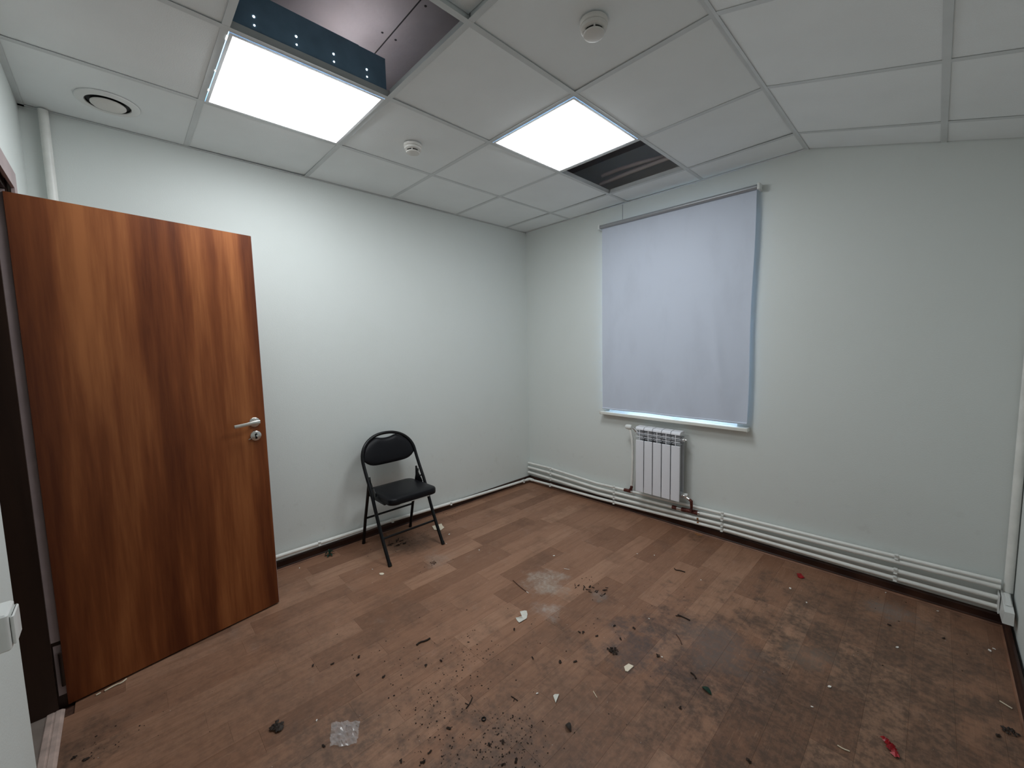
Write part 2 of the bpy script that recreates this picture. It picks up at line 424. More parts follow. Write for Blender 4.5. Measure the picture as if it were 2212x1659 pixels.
baseboard('baseboard_right', (XR - 0.012, -0.02, 0), (XR - 0.012, YF, 0), (-1, 0, 0), 'brown baseboard along the right wall at the picture edge')

# ------------------------------------------------------------------ CEILING
def cp(u, y, h):
    x4 = XS[3]
    if u <= x4: return Vector((u, y, H + h))
    c, s = math.cos(TH), math.sin(TH)
    return Vector((x4 + (u - x4) * c + h * s, y, H - (u - x4) * s + h * c))
b = MB(); b.box((-0.12, YF - 0.12, SLAB), (XR + 0.12, 0.30, SLAB + 0.12))
ceiling = tag(build('ceiling', b, 'slab'), 'suspended white tile ceiling with two tiles missing', 'ceiling', kind='structure')
us = [0.0] + XS + [X5, UEND]; ys = [0.0] + YS + [YF]
LIGHTS = {(2, 4), (3, 2)}; VOIDS = {(3, 4), (3, 1)}; HATCH = {(4, 4)}
rc = random.Random(5)
for i in range(len(us) - 1):
    for j in range(len(ys) - 1):
        if (i + 0, j) and ((i, j) in {(2, 4), (3, 2)}): pass
        ca, cb = us[i], us[i + 1]; ya, yb = ys[j + 1], ys[j]
        # cell indices: i counts from the left wall, j from the back wall
        key = (i, j)
        if key in {(1, 4), (2, 2)}: continue           # lights sit here
        if key in {(2, 4), (2, 1)}: continue           # missing tiles
        g = 0.004
        u0, u1, v0, v1 = ca + g, cb - g, ya + g, yb - g
        if i == 4 and j == 0: v1 = -0.007
        base = 0.0022
        dz = [base + max(0.0, rc.gauss(0.0, 0.0027)) for _ in range(4)]
        if key == (3, 4): dz = [0.030, 0.030, 0.026, 0.026]
        if i >= 4: dz = [base + abs(rc.gauss(0, 0.0007)) for _ in range(4)]
        cs = [(u0, v0), (u1, v0), (u1, v1), (u0, v1)]
        if i in (3,):      # cells left of the bend keep clear of the sloping ones
            cs = [(u0, v0), (u1 - 0.002, v0), (u1 - 0.002, v1), (u0, v1)]
        if i == 4: cs = [(u0 + 0.003, v0), (u1, v0), (u1, v1), (u0 + 0.003, v1)]
        mb = MB(); mb.hexa([cp(u, y, d) for (u, y), d in zip(cs, dz)] + [cp(u, y, d + 0.012) for (u, y), d in zip(cs, dz)])
        build('ceiling_tile', mb, 'tile', ceiling)
def tbar_y(u, y0, y1):       # runner along y
    mb = MB(); hw = 0.012
    a, c = (u - hw, u + hw)
    if abs(u - XS[3]) < 1e-6:
        l = cp(u, 0, 0); le = cp(u - hw, 0, 0); ri = cp(u + hw, 0, 0)
        for (p, q) in ((le, l), (l, ri)):
            mb.hexa([(p.x, y0, p.z), (q.x, y0, q.z), (q.x, y1, q.z), (p.x, y1, p.z), (p.x, y0, p.z + .0012), (q.x, y0, q.z + .0012), (q.x, y1, q.z + .0012), (p.x, y1, p.z + .0012)])
    else:
        mb.hexa([cp(a, y0, 0), cp(c, y0, 0), cp(c, y1, 0), cp(a, y1, 0), cp(a, y0, .0012), cp(c, y0, .0012), cp(c, y1, .0012), cp(a, y1, .0012)])
    mb.hexa([cp(u - .001, y0, .0012), cp(u + .001, y0, .0012), cp(u + .001, y1, .0012), cp(u - .001, y1, .0012), cp(u - .001, y0, .034), cp(u + .001, y0, .034), cp(u + .001, y1, .034), cp(u - .001, y1, .034)])
    build('t_bar', mb, 'tbar', ceiling)
def tbar_x(y, u0, u1):
    mb = MB(); hw = 0.012
    mb.hexa([cp(u0, y - hw, 0.0002), cp(u1, y - hw, 0.0002), cp(u1, y + hw, 0.0002), cp(u0, y + hw, 0.0002), cp(u0, y - hw, .0013), cp(u1, y - hw, .0013), cp(u1, y + hw, .0013), cp(u0, y + hw, .0013)])
    mb.hexa([cp(u0, y - .001, .0013), cp(u1, y - .001, .0013), cp(u1, y + .001, .0013), cp(u0, y + .001, .0013), cp(u0, y - .001, .034), cp(u1, y - .001, .034), cp(u1, y + .001, .034), cp(u0, y + .001, .034)])
    build('t_bar', mb, 'tbar', ceiling)
for u in XS + [X5]: tbar_y(u, YF, 0)
for y in YS:
    for i in range(len(us) - 1):
        a = us[i] + (0.012 if i else 0); c = us[i + 1] - (0.012 if i < len(us) - 2 else 0)
        tbar_x(y, a, c)
# wall angle trim round the perimeter
def angle(p, q, inward, mat='tbar'):
    n = Vector(inward); mb = MB(); p = Vector(p); q = Vector(q)
    up_ = Vector((0, 0, .001)); z20 = Vector((0, 0, .02))
    mb.hexa([p, q, q + n * .02, p + n * .02, p + up_, q + up_, q + n * .02 + up_, p + n * .02 + up_])
    mb.hexa([p + up_, q + up_, q + n * .001 + up_, p + n * .001 + up_, p + z20, q + z20, q + n * .001 + z20, p + n * .001 + z20])
    build('wall_angle', mb, mat, ceiling)
zr = cp(UEND, 0, 0).z
angle((0, YF, H - .001), (0, 0, H - .001), (1, 0, 0))
angle((0, 0, H - .001), (XS[3], 0, H - .001), (0, -1, 0), 'white_metal')
angle((0, YF, H - .001), (XS[3], YF, H - .001), (0, 1, 0))
angle((XR, YF, zr - .001), (XR, 0, zr - .001), (-1, 0, 0))
# joint line and fixing screws of the boards on the slab above the missing tile
mb = MB(); mb.box((0.2, -1.966, SLAB - 0.002), (3.1, -1.961, SLAB)); build('board_joint', mb, 'black_gap', ceiling)
for sx, sy in ((1.02, -1.93), (1.02, -2.0), (1.30, -1.93), (1.30, -2.0)):
    build('screw_head', MB().lathe([(0.006, 0), (0.005, -0.002), (0.0, -0.002)], (sx, sy, SLAB), n=10), 'black_gap', ceiling)

# ------------------------------------------------------------------ CEILING LIGHTS
SAG = 0.024
def light(u0, u1, y0, y1, label, leaks):
    cx, cy = (u0 + u1) / 2, (y0 + y1) / 2
    t = thing('ceiling_light', label, 'ceiling light', (cx, cy, H), 'square light panels in the tile ceiling')
    a0, a1, b0, b1 = u0 + .006, u1 - .006, y0 + .006, y1 - .006
    TOP = H + 0.172
    mb = MB()
    for p, q in (((a0, b0), (a0 + .002, b1)), ((a1 - .002, b0), (a1, b1)), ((a0 + .002, b0), (a1 - .002, b0 + .002)), ((a0 + .002, b1 - .002), (a1 - .002, b1))):
        mb.box((p[0], p[1], H + .0025), (q[0], q[1], TOP))
    build('housing', mb, 'housing', t)
    mb = MB(); mb.box((a0, b0, TOP), (a1, b1 - .12, TOP + .002)); build('lid', mb, 'housing', t)
    mb = MB(); mb.box((a0 + .003, b1 - .12, TOP - .012), (a1 - .003, b1 - .003, TOP - .010)); build('added_glow_plate', mb, 'plenum_glow', t)  # added glowing plate, out of view, lights the slab above the missing tiles
    fr = 0.020; z0, z1 = H - 0.003, H + 0.0024
    mb = MB()
    f0, f1, g0, g1 = u0 + .014, u1 - .014, y0 + .014, y1 - .014
    mb.box((f0, g0, z0), (f0 + fr * .6, g1, z1)); mb.box((f1 - fr * .6, g0, z0), (f1, g1, z1))
    mb.box((f0 + fr * .6, g0, z0), (f1 - fr * .6, g0 + fr * .6, z1)); mb.box((f0 + fr * .6, g1 - fr * .6, z0), (f1 - fr * .6, g1, z1))
    build('frame', mb, 'white_metal', t)
    # opal sheet, sagging a little below its frame
    mb = MB(); n_ = 16; xa, xb, ya_, yb_ = f0 + fr * .6, f1 - fr * .6, g0 + fr * .6, g1 - fr * .6; vs = []; fs = []
    for i in range(n_ + 1):
        for j in range(n_ + 1):
            p, q = 2 * i / n_ - 1, 2 * j / n_ - 1
            vs.append((xa + (xb - xa) * i / n_, ya_ + (yb_ - ya_) * j / n_, H - .002 - SAG * ((1 - p ** 4) * (1 - q ** 4)) ** .8))
    for i in range(n_):
        for j in range(n_):
            k = i * (n_ + 1) + j; fs.append((k, k + 1, k + n_ + 2, k + n_ + 1))
    mb.add(vs, fs, True); build('diffuser', mb, 'glow', t)
    if leaks:     # pairs of lit vent holes in the housing side, lit gaps beside the frame
        for yy in (-2.587, -2.445, -2.303, -2.162):
            for zz, rr in ((2.670, .0040), (2.640, .0032)):
                build('vent_hole', MB().lathe([(rr, 0), (rr * .9, 0.0012), (0, 0.0012)], (a1, yy, zz), axis=(1, 0, 0), n=10), 'leak', t)
        for xx, ll in ((1.11, .030), (0.875, .010), (0.70, .018)):
            mb = MB(); mb.box((xx, f0 * 0 + g0 - .0035, H - .0008), (xx + ll, g0 - .0005, H + .0006)); build('lit_gap', mb, 'leak', t)
    return t
light(XS[0], XS[1], YS[4], YS[3], 'glowing square ceiling light panel nearest the left wall, beside the larger missing tile', True)
light(XS[1], XS[2], YS[2], YS[1], 'glowing square ceiling light panel nearer the window, beside the missing tile with conduits', False)

# conduits over the small gap
def conduit(pts, label):
    o = build('conduit', MB().tube(pts, 0.0135, 10), 'conduit', origin=pts[0]); tag(o, label, 'conduit', 'grey conduits above the ceiling')
conduit([(1.10, -.25, 2.748), (1.25, -.25, 2.752), (1.42, -.25, 2.744), (1.6, -.235, 2.732), (1.9, -.20, 2.735), (2.35, -.16, 2.74)], 'upper of two grey conduits seen through the small ceiling gap')
conduit([(1.08, -.25, 2.690), (1.18, -.25, 2.694), (1.35, -.25, 2.702), (1.55, -.255, 2.702), (1.75, -.27, 2.700), (2.30, -.30, 2.69)], 'lower of two grey conduits seen through the small ceiling gap')

# ------------------------------------------------------------------ SMOKE DETECTORS AND VENT
def detector(cx, cy, label, ang):
    t = thing('smoke_detector', label, 'smoke detector', (cx, cy, H), 'white smoke detectors on the ceiling')
    k = 1.0
    build('base', MB().lathe([(0.050, 0.001), (0.0505, -0.006), (0.049, -0.012), (0.047, -0.0135)], (cx, cy, H), n=32), 'grey_plastic', t)
    build('body', MB().lathe([(0.044, -0.013), (0.047, -0.016), (0.046, -0.026), (0.040, -0.030), (0.033, -0.031)], (cx, cy, H), n=32), 'grey_plastic', t)
    build('sensor_slot', MB().lathe([(0.034, -0.030), (0.034, -0.0375)], (cx, cy, H), n=28), 'black', t)
    build('cap', MB().lathe([(0.036, -0.037), (0.038, -0.0390), (0.036, -0.043), (0.027, -0.046), (0.0, -0.047)], (cx, cy, H), n=28), 'grey_plastic', t)
    for i in range(6):
        mb = MB(); a = ang + i * math.pi / 3; c = Vector((cx + .0365 * math.cos(a), cy + .0365 * math.sin(a), H - .0336))
        d = Vector((math.cos(a), math.sin(a), 0)); s = Vector((-d.y, d.x, 0))
        mb.hexa([c + d * p + s * q + Vector((0, 0, r)) for r in (-.0040, .0040) for p, q in ((-.003, -.003), (.003, -.003), (.003, .003), (-.003, .003))])
        build('rib', mb, 'grey_plastic', t)
    return t
detector(0.862, -1.765, 'small white smoke detector on the tile between the two light panels', 0.4)
detector(2.085, -1.745, 'small white smoke detector near the top edge of the picture, farther from the left wall', 1.2)

t = thing('air_vent', 'round white disc air vent in the ceiling above the door', 'air vent', (0.288, -2.981, H))
VC = (0.288, -2.981, H)
build('collar', MB().lathe([(0.108, 0.001), (0.107, -0.004), (0.092, -0.010), (0.078, -0.008), (0.074, 0.0015)], VC, n=44, cap=False), 'white_plastic', t)
build('throat', MB().lathe([(0.0745, -0.006), (0.072, 0.001), (0.02, 0.0012), (0.0, 0.0012)], VC, n=36, cap=False), 'black', t)
build('disc', MB().lathe([(0.050, -0.004), (0.060, -0.008), (0.060, -0.012), (0.054, -0.017), (0.03, -0.019), (0.0, -0.0195)], VC, n=36), 'grey_plastic', t)

# ------------------------------------------------------------------ WINDOW, SILL, BLIND
win = thing('window_1', 'white window hidden behind the lowered grey blind', 'window', ((WX0 + WX1) / 2, 0.2, WZ0), kind='structure')
mb = MB(); fy0, fy1, fr = 0.17, 0.23, 0.06
mb.box((WX0, fy0, WZ0), (WX0 + fr, fy1, WZ1)); mb.box((WX1 - fr, fy0, WZ0), (WX1, fy1, WZ1))
mb.box((WX0 + fr, fy0, WZ0), (WX1 - fr, fy1, WZ0 + fr)); mb.box((WX0 + fr, fy0, WZ1 - fr), (WX1 - fr, fy1, WZ1))
mx_ = (WX0 + WX1) / 2; mb.box((mx_ - .03, fy0, WZ0 + fr), (mx_ + .03, fy1, WZ1 - fr))
build('window_frame', mb, 'pvc', win)
for xa, xb in ((WX0 + fr, mx_ - .03), (mx_ + .03, WX1 - fr)):
    mb = MB(); mb.box((xa, .198, WZ0 + fr), (xb, .204, WZ1 - fr)); build('pane', mb, 'glass', win)
mb = MB(); mb.box((WX0, 0.0, WZ0 - .006), (WX1, fy0, WZ0 + .001))
sill = thing('window_sill', 'white window sill board under the blind, above the radiator', 'window sill', (1.535, -.03, .829), kind=None)
mb = MB(); mb.rbox((0.940, -0.062, 0.829), (2.124, 0.0, 0.854), 0.006, 3); mb.box((WX0 + .001, 0, WZ0 - .0005), (WX1 - .001, fy0 - .001, 0.8545))
build('board', mb, 'sill', sill)
for xx in (2.124, 0.937):
    mb = MB(); mb.box((xx, -0.063, 0.828), (xx + .003, -0.0005, 0.855)); build('end_cap', mb, 'sill', sill)

bl = thing('roller_blind', 'lowered grey blue roller blind with wrinkled fabric over the window', 'roller blind', (1.54, -.045, .88))
RZ0, RZ1 = 2.428, 2.424      # roller axis height left/right
build('roller_tube', MB().tube([(0.945, -.052, RZ0), (2.145, -.052, RZ1)], 0.0155, 18), 'roller', bl)
for xx, zz in ((0.930, RZ0), (2.146, RZ1)):
    mb = MB(); mb.rbox((xx, -.070, zz - .020), (xx + .016, -.0006, zz + .020), .004, 2); build('bracket', mb, 'white_plastic', bl)
# fabric: thin sheet with shallow creases, hanging from the back of the roller to the hem
mb = MB(); nx, nz = 64, 70; FX0, FX1, FZT, FZB = 0.958, 2.138, 2.426, 0.888
rb = random.Random(3)
creases = [(1.12, 1.25, 0.10, 0.35, .0045, 0.05), (1.92, 1.30, 0.05, 0.40, .006, -0.10), (1.98, 1.05, 0.05, .30, .004, -.25), (1.30, 1.10, .09, .3, .003, .1), (1.70, 1.05, .06, .22, .004, -.35), (1.5, .98, .05, .12, .004, .3)]
def fy(x, z):
    t = (FZT - z) / (FZT - FZB)
    y = -0.044 + 0.006 * math.sin(x * 9.5 + 1.0) * t + 0.004 * math.sin(x * 14 + z * 1.7) * t * t
    for cx, cz, wx, wz, am, sl in creases:
        dx = (x - cx - sl * (z - cz)) / wx; dz = (z - cz) / wz
        y -= 1.6 * am * math.exp(-dx * dx * 2 - dz * dz)
    edge = max(0, 1 - abs(x - FX1) / .05)
    y += -0.006 * edge * t
    return y
def fx(s, z):
    t = (FZT - z) / (FZT - FZB)
    a = FX0 + 0.000 * t; c = FX1 - 0.020 * t + 0.004 * math.sin(t * 9)
    return a + (c - a) * s
g1 = []; g2 = []
for k in range(nz + 1):
    z = FZT + (FZB - FZT) * k / nz
    r1, r2_ = [], []
    for i in range(nx + 1):
        x = fx(i / nx, z); y = fy(x, z); r1.append((x, y - .0004, z)); r2_.append((x, y + .0004, z))
    g1.append(r1 + r2_[::-1])
mb.loft(g1, cap=True)
build('fabric', mb, 'blind', bl)
hem = [(fx(i / 20, .884), fy(fx(i / 20, .884), .884), .884) for i in range(21)]
build('hem_bar', MB().tube(hem, 0.0065, 10), 'blind', bl)

mb = MB(); mb.box((1.127, -0.0025, 2.43), (1.131, 0, H - .002))
tag(build('trim_1', mb, 'roller', origin=(1.129, 0, 2.43)), 'thin grey seam strip on the wall above the blind', 'trim', kind='structure')

# ------------------------------------------------------------------ RADIATOR
rad = thing('radiator', 'white five section radiator on the wall under the window sill', 'radiator', (1.507, -.08, .24))
PW = 0.0742; RX0 = 1.322
for k in range(5):
    x0 = RX0 + PW * k; xc = x0 + PW / 2
    mb = MB()      # core: column, top and bottom headers, fins
    mb.rbox((xc - .016, -.095, .262), (xc + .016, -.050, .745), .008, 2)
    mb.tube([(x0 + .0005, -.072, .715), (x0 + PW - .0005, -.072, .715)], .021, 14); mb.tube([(x0 + .0005, -.072, .290), (x0 + PW - .0005, -.072, .290)], .021, 14)
    mb.box((xc - .0015, -.108, .262), (xc + .0015, -.094, .66))
    mb.box((xc - .034, -.046, .255), (xc + .034, -.042, .735)); mb.box((xc - .0015, -.05, .255), (xc + .0015, -.0465, .735))
    s = build('section', mb, 'rad_side', rad)
    mb = MB(); mb.rbox((x0 + .003, -.120, .243), (x0 + PW - .003, -.1085, .668), .004, 2); build('front_panel', mb, 'rad', s)
    mb = MB()      # rounded top cap
    prof = [(-.121, .752), (-.121, .760), (-.117, .769), (-.108, .775), (-.052, .778), (-.044, .774), (-.042, .760), (-.046, .752)]
    mb.loft([[(xx, y, z) for y, z in prof] for xx in (x0 + .0025, x0 + PW - .0025)], smooth=False); build('top_cap', mb, 'rad', s)
    mb = MB()      # front grille: one upright and two cross bars
    mb.box((xc - .0025, -.120, .667), (xc + .0025, -.115, .753)); build('grille_bar', mb, 'rad', s)
    for zz in (.698, .728):
        mb = MB(); mb.box((x0 + .003, -.1195, zz - .002), (x0 + PW - .003, -.1155, zz + .002)); build('grille_bar', mb, 'rad', s)
    for sg in (-1, 1):
        for zz in (.682, .712, .740):
            mb = MB(); mb.box((xc + sg * .0175 - .0145, -.112, zz - .002), (xc + sg * .0175 + .0145, -.075, zz + .001)); build('fin', mb, 'rad_side', s)
XE = RX0 + 5 * PW
mb = MB().tube([(XE, -.072, .715), (XE + .012, -.072, .715)], .017, 8); mb.tube([(XE + .012, -.072, .715), (XE + .030, -.072, .715)], .009, 8)
build('air_valve', mb, 'nickel', rad)
mb = MB().tube([(XE, -.072, .290), (XE + .010, -.072, .290)], .018, 8); mb.tube([(XE + .010, -.072, .285), (XE + .056, -.078, .268)], .010, 10)
mb.tube([(XE + .030, -.075, .272), (XE + .030, -.075, .292)], .012, 10)
lv = build('return_valve', mb, 'nickel', rad)
build('valve_cap', MB().lathe([(.014, 0), (.015, .006), (.013, .014), (0, .015)], (XE + .030, -.075, .290), n=14), 'white_plastic', lv)
tv = build('thermostat_valve', MB().tube([(RX0, -.072, .715), (RX0 - .012, -.072, .722), (RX0 - .030, -.074, .740), (RX0 - .045, -.078, .752)], [.012, .013, .011, .010], 12), 'nickel', rad)
build('thermostat_head', MB().lathe([(.013, 0), (.019, .006), (.021, .016), (.021, .030), (.019, .044), (.017, .052), (.012, .057), (0, .058)], (RX0 - .058, -.078, .754), axis=(-1, 0, .03), n=20), 'white_plastic', tv)
for xx in (1.40, 1.62):
    mb = MB(); mb.box((xx - .01, -.044, .715), (xx + .01, -.0003, .730)); build('wall_bracket', mb, 'rad_side', rad)

# riser feeding the radiator
rp = [(1.246, -.078, .742), (1.256, -.078, .715), (1.266, -.075, .660), (1.270, -.070, .580), (1.268, -.064, .480), (1.260, -.056, .380), (1.252, -.050, .290), (1.248, -.048, .252)]
build('feed_pipe', MB().tube(rp, .0112, 12), 'pipe', rad)

# ------------------------------------------------------------------ HEATING PIPES
def pipe(name, pts, r, label, clips=(), grp=None, nrm=(0, -1, 0), axis=(1, 0, 0)):
    o = build(name, MB().tube(pts, r, 16), 'pipe', origin=pts[0])
    tag(o, label, 'pipe', grp)
    P = [Vector(p) for p in pts]; ax = Vector(axis); nv = Vector(nrm)
    k = 0 if abs(ax.x) > .5 else 1 if abs(ax.y) > .5 else 2
    for c in clips:
        for a, bq in zip(P[:-1], P[1:]):
            lo, hi = sorted((a[k], bq[k]))
            if lo <= c <= hi:
                t = (c - a[k]) / (bq[k] - a[k]); q = a + (bq - a) * t; break
        side = ax.cross(nv)
        mb = MB()
        ring = lambda rr, e: [q + ax * e + (nv * math.cos(th) + side * math.sin(th)) * rr for th in [R(35 + 290 * i / 18) + math.pi * 0 for i in range(19)]]
        # open C clip, mouth to the room
        n_ = 18; vs = []
        for e in (-.008, .008):
            for rr in (r + .0006, r + .0035):
                vs += ring(rr, e)
        L = n_ + 1; fs = []
        for i in range(n_):
            fs += [(i, i + 1, L + i + 1, L + i), (2 * L + i, 3 * L + i, 3 * L + i + 1, 2 * L + i + 1), (L + i, L + i + 1, 3 * L + i + 1, 3 * L + i), (i, 2 * L + i, 2 * L + i + 1, i + 1)]
        fs += [(0, L, 3 * L, 2 * L), (n_, 2 * L + n_, 3 * L + n_, L + n_)]
        mb.add(vs, fs)
        for sg in (-1, 1):
            c0 = q + side * (sg * (r + .003)) * .62 + nv * (r * .95)
            mb.hexa([c0 + ax * ex + side * (sg * es) + nv * en for en in (0, .006) for ex, es in ((-.008, 0), (.008, 0), (.008, .004), (-.008, .004))])
        back = q - nv * (r + .0006)
        mb.hexa([back + ax * ex + side * es - nv * en for en in (0, max(.001, abs(q.dot(nv)) * 0 + .009)) for ex, es in ((-.006, -.006), (.006, -.006), (.006, .006), (-.006, .006))])
        build('clip', mb, 'clip', o)
    return o
G4 = 'white heating pipes along the window wall'
CL = (0.334, 1.072, 1.974, 2.899)
XP = XR - .045
p1 = pipe('heating_pipe', [(0.014, -.035, .205), (.27, -.035, .209), (.88, -.035, .183), (1.19, -.035, .192), (1.60, -.034, .200), (2.015, -.032, .210), (2.734, -.033, .222), (XP, -.035, .236)], .0105,
          'topmost and thinnest of the four white pipes under the window', CL, G4)
p2 = pipe('heating_pipe', [(0.014, -.035, .158), (.27, -.035, .159), (.88, -.035, .139), (1.20, -.035, .146), (1.71, -.036, .160), (2.015, -.037, .177), (2.734, -.036, .193), (XP, -.035, .208)], .0125,
          'second from the top of the four white pipes under the window, with rusty fittings', CL[:3], G4)
p3 = pipe('heating_pipe', [(0.014, -.036, .106), (.27, -.036, .103), (.88, -.036, .092), (1.40, -.036, .108), (2.017, -.036, .130), (2.736, -.036, .141), (XP, -.036, .151)], .0125,
          'third from the top of the four white pipes under the window', CL, G4)
p4 = pipe('heating_pipe', [(0.088, -.048, .036), (.27, -.046, .040), (.88, -.040, .048), (1.40, -.038, .068), (2.018, -.036, .094), (2.738, -.036, .098), (XP, -.036, .105)], .0115,
          'lowest of the four white pipes under the window, just above the baseboard', CL, G4)
# fittings
mb = MB().tube([(1.185, -.035, .1915), (1.205, -.035, .192), (1.235, -.035, .1925)], .0145, 10); mb.tube([(1.246, -.046, .240), (1.238, -.040, .215), (1.215, -.035, .195)], [.0125, .013, .012], 10)
tf = build('tee_fitting', mb, 'brass', p1)
build('fitting_nut', MB().tube([(1.170, -.035, .191), (1.184, -.035, .1915)], .015, 6), 'brass', tf)
build('fitting_ring', MB().tube([(1.236, -.035, .1925), (1.252, -.035, .193)], .0135, 10), 'nickel', tf)
mb = MB().tube([(1.600, -.0355, .1565), (1.635, -.0355, .1575)], .0155, 8); mb.tube([(1.675, -.036, .159), (1.735, -.036, .1625), (1.775, -.036, .164)], .0165, 10)
mb.tube([(1.748, -.046, .164), (1.760, -.064, .194)], .011, 8); mb.tube([(1.775, -.036, .164), (1.800, -.036, .1655)], .018, 8)
tf2 = build('tee_fitting', mb, 'brass', p2)
build('fitting_ring', MB().tube([(1.635, -.0355, .1575), (1.674, -.036, .159)], .0135, 12), 'nickel', tf2)
build('fitting_ring', MB().tube([(1.800, -.036, .1655), (1.815, -.036, .1663)], .0165, 12), 'nickel', tf2)
build('valve_elbow', MB().tube([(XE + .060, -.078, .268), (XE + .074, -.081, .260), (XE + .074, -.078, .232), (1.764, -.068, .202)], [.010, .012, .011, .009], 10), 'brass', p2)
for pp, zz, rr in ((p3, .1215, .0129), (p4, .0852, .0119)):
    build('rust_stain', MB().tube([(1.795, -.036, zz), (1.809, -.036, zz + .0005)], rr, 16), 'rust', pp)
mb = MB()
bl_ = [(1.770, -.024), (1.785, -.040), (1.806, -.052), (1.826, -.044), (1.842, -.026), (1.815, -.020)]
mb.prism([(x, y - .004, .0002) for x, y in bl_], (0, 0, .0016))
tag(build('rust_puddle', mb, 'rust', origin=(1.806, -.04, 0)), 'orange rust deposit on the floor under the leaking pipe joint', 'rust stain')

# left wall pipe with elbow in the corner
pA = pipe('heating_pipe', [(.036, -3.20, .112), (.036, -2.286, .103), (.036, -1.773, .096), (.036, -.907, .060), (.036, -.048, .036)], .0125,
          'single white pipe along the foot of the left wall behind the chair', (-2.143, -1.60, -1.047, -.14), None, (1, 0, 0), (0, 1, 0))
build('corner_elbow', MB().tube([(.036, -.085, .037), (.036, -.055, .036), (.042, -.045, .036), (.055, -.046, .036), (.085, -.047, .037)], .0155, 12), 'pipe', pA)
# vertical pipes
tag(build('riser_pipe', MB().tube([(.026, -3.198, .05), (.026, -3.198, H - .004)], .017, 16), 'pipe', origin=(.026, -3.198, .05)),
    'vertical white pipe in the left corner behind the door top', 'pipe')
tag(build('riser_pipe', MB().tube([(XR - .019, -.022, .190), (XR - .019, -.022, 2.318)], .0165, 16), 'pipe', origin=(XR - .019, -.022, .19)),
    'vertical white pipe in the right corner above the pipe boxing', 'pipe')
t = thing('pipe_boxing', 'white stepped plastic boxing where four pipes meet the right corner', 'pipe boxing', (XR - .02, -.1, .1))
mb = MB(); mb.hexa([(XR - .047, -.205, .108), (XR - .0125, -.205, .108), (XR - .0125, -.004, .090), (XR - .047, -.004, .090), (XR - .043, -.205, .166), (XR - .0125, -.205, .168), (XR - .0125, -.010, .188), (XR - .043, -.010, .186)])
build('cover', mb, 'white_plastic', t)
mb = MB(); mb.hexa([(XR - .038, -.150, .1755), (XR - .016, -.150, .1755), (XR - .016, -.045, .185), (XR - .038, -.045, .185), (XR - .034, -.145, .184), (XR - .018, -.145, .184), (XR - .018, -.05, .194), (XR - .034, -.05, .194)])
build('cover_step', mb, 'white_plastic', t)
mb = MB(); mb.box((XR - .052, -.075, .088), (XR - .0475, -.010, .180)); build('end_flange', mb, 'white_plastic', t)

# ------------------------------------------------------------------ DOOR
HX, HY = 0.553, -3.293
EX, EY = 0.416, -2.489
dirv = Vector((EX - HX, EY - HY, 0)); DL = dirv.length; dirv.normalize()
nrm = Vector((dirv.y, -dirv.x, 0))      # towards the camera side (+x)
if nrm.x < 0: nrm = -nrm
zv = Vector((0, 0, 1))
dr = bpy.data.objects.new('door_1', None); COL.objects.link(dr)
dr.location = (HX, HY, 0); ORG[dr.name] = Vector((HX, HY, 0))
tag(dr, 'reddish brown veneer door standing open at the left', 'door', kind='structure')
def dpt(a, n, z): return Vector((HX, HY, 0)) + dirv * a + nrm * n + zv * z
mb = MB()
def dbox(mb, a0, a1, n0, n1, z0, z1):
    c = [dpt(a0, n0, z0), dpt(a1, n0, z0), dpt(a1, n1, z0), dpt(a0, n1, z0)]
    d = [dpt(a0, n0, z1), dpt(a1, n0, z1), dpt(a1, n1, z1), dpt(a0, n1, z1)]
    if (c[1] - c[0]).cross(c[3] - c[0]).z < 0: c.reverse(); d.reverse()
    return mb.hexa(c + d)
dbox(mb, 0.0, DL - .0015, -.040, 0, .009, 2.050)
leaf = build('door_leaf', mb, 'door', dr)
mb = MB(); dbox(mb, DL - .0015, DL, -.040, 0, .009, 2.050); build('edge_band', mb, 'casing', dr)
def plate(name, a, z, prof, mat, par, n=28): return build(name, MB().lathe(prof, dpt(a, 0, z), axis=nrm, n=n), mat, par)
HA, HZ = DL - .055, 1.062
hd = plate('handle_rosette', HA, HZ, [(.0255, 0), (.0255, .007), (.0225, .0095), (.012, .010), (.009, .011), (.009, .040), (.0, .041)], 'chrome', dr)
mb = MB()
lv_ = []
for a, nn, z, hh, ww in ((HA + .011, .040, HZ + .004, .010, .009), (HA - .020, .043, HZ + .002, .0095, .0075), (HA - .055, .044, HZ - .001, .0085, .006), (HA - .090, .043, HZ - .004, .0085, .0055), (HA - .108, .041, HZ - .005, .0085, .0055)):
    lv_.append([dpt(a, nn + sx * ww, z + sz * hh) for sx, sz in ((-1, -.6), (-.6, -1), (.6, -1), (1, -.6), (1, .6), (.6, 1), (-.6, 1), (-1, .6))])
mb.loft(lv_); build('handle_lever', mb, 'chrome', hd)
lk = plate('lock_rosette', DL - .054, .988, [(.0265, 0), (.0265, .007), (.0235, .0095), (.0, .010)], 'chrome', dr)
mb = MB()
KC = (DL - .054, .988)
mb.add(*[[dpt(KC[0] + .0065 * math.cos(t), .0106, KC[1] + .006 + .0075 * math.sin(t)) for t in [2 * math.pi * i / 16 for i in range(16)]], [tuple(range(16))]])
dbox(mb, KC[0] - .005, KC[0] + .005, .0098, .0106, KC[1] - .016, KC[1] + .004)
build('keyhole', mb, 'black', lk)
build('thumb_turn', MB().tube([dpt(KC[0] + .004, .010, KC[1]), dpt(KC[0] + .002, .020, KC[1] + .001)], .006, 8), 'chrome', lk)
mb = MB().tube([dpt(KC[0] - .026, .004, KC[1] - .012), dpt(KC[0] - .036, .004, KC[1] - .016)], [.0035, .001], 6); build('lock_pin', mb, 'chrome', lk)
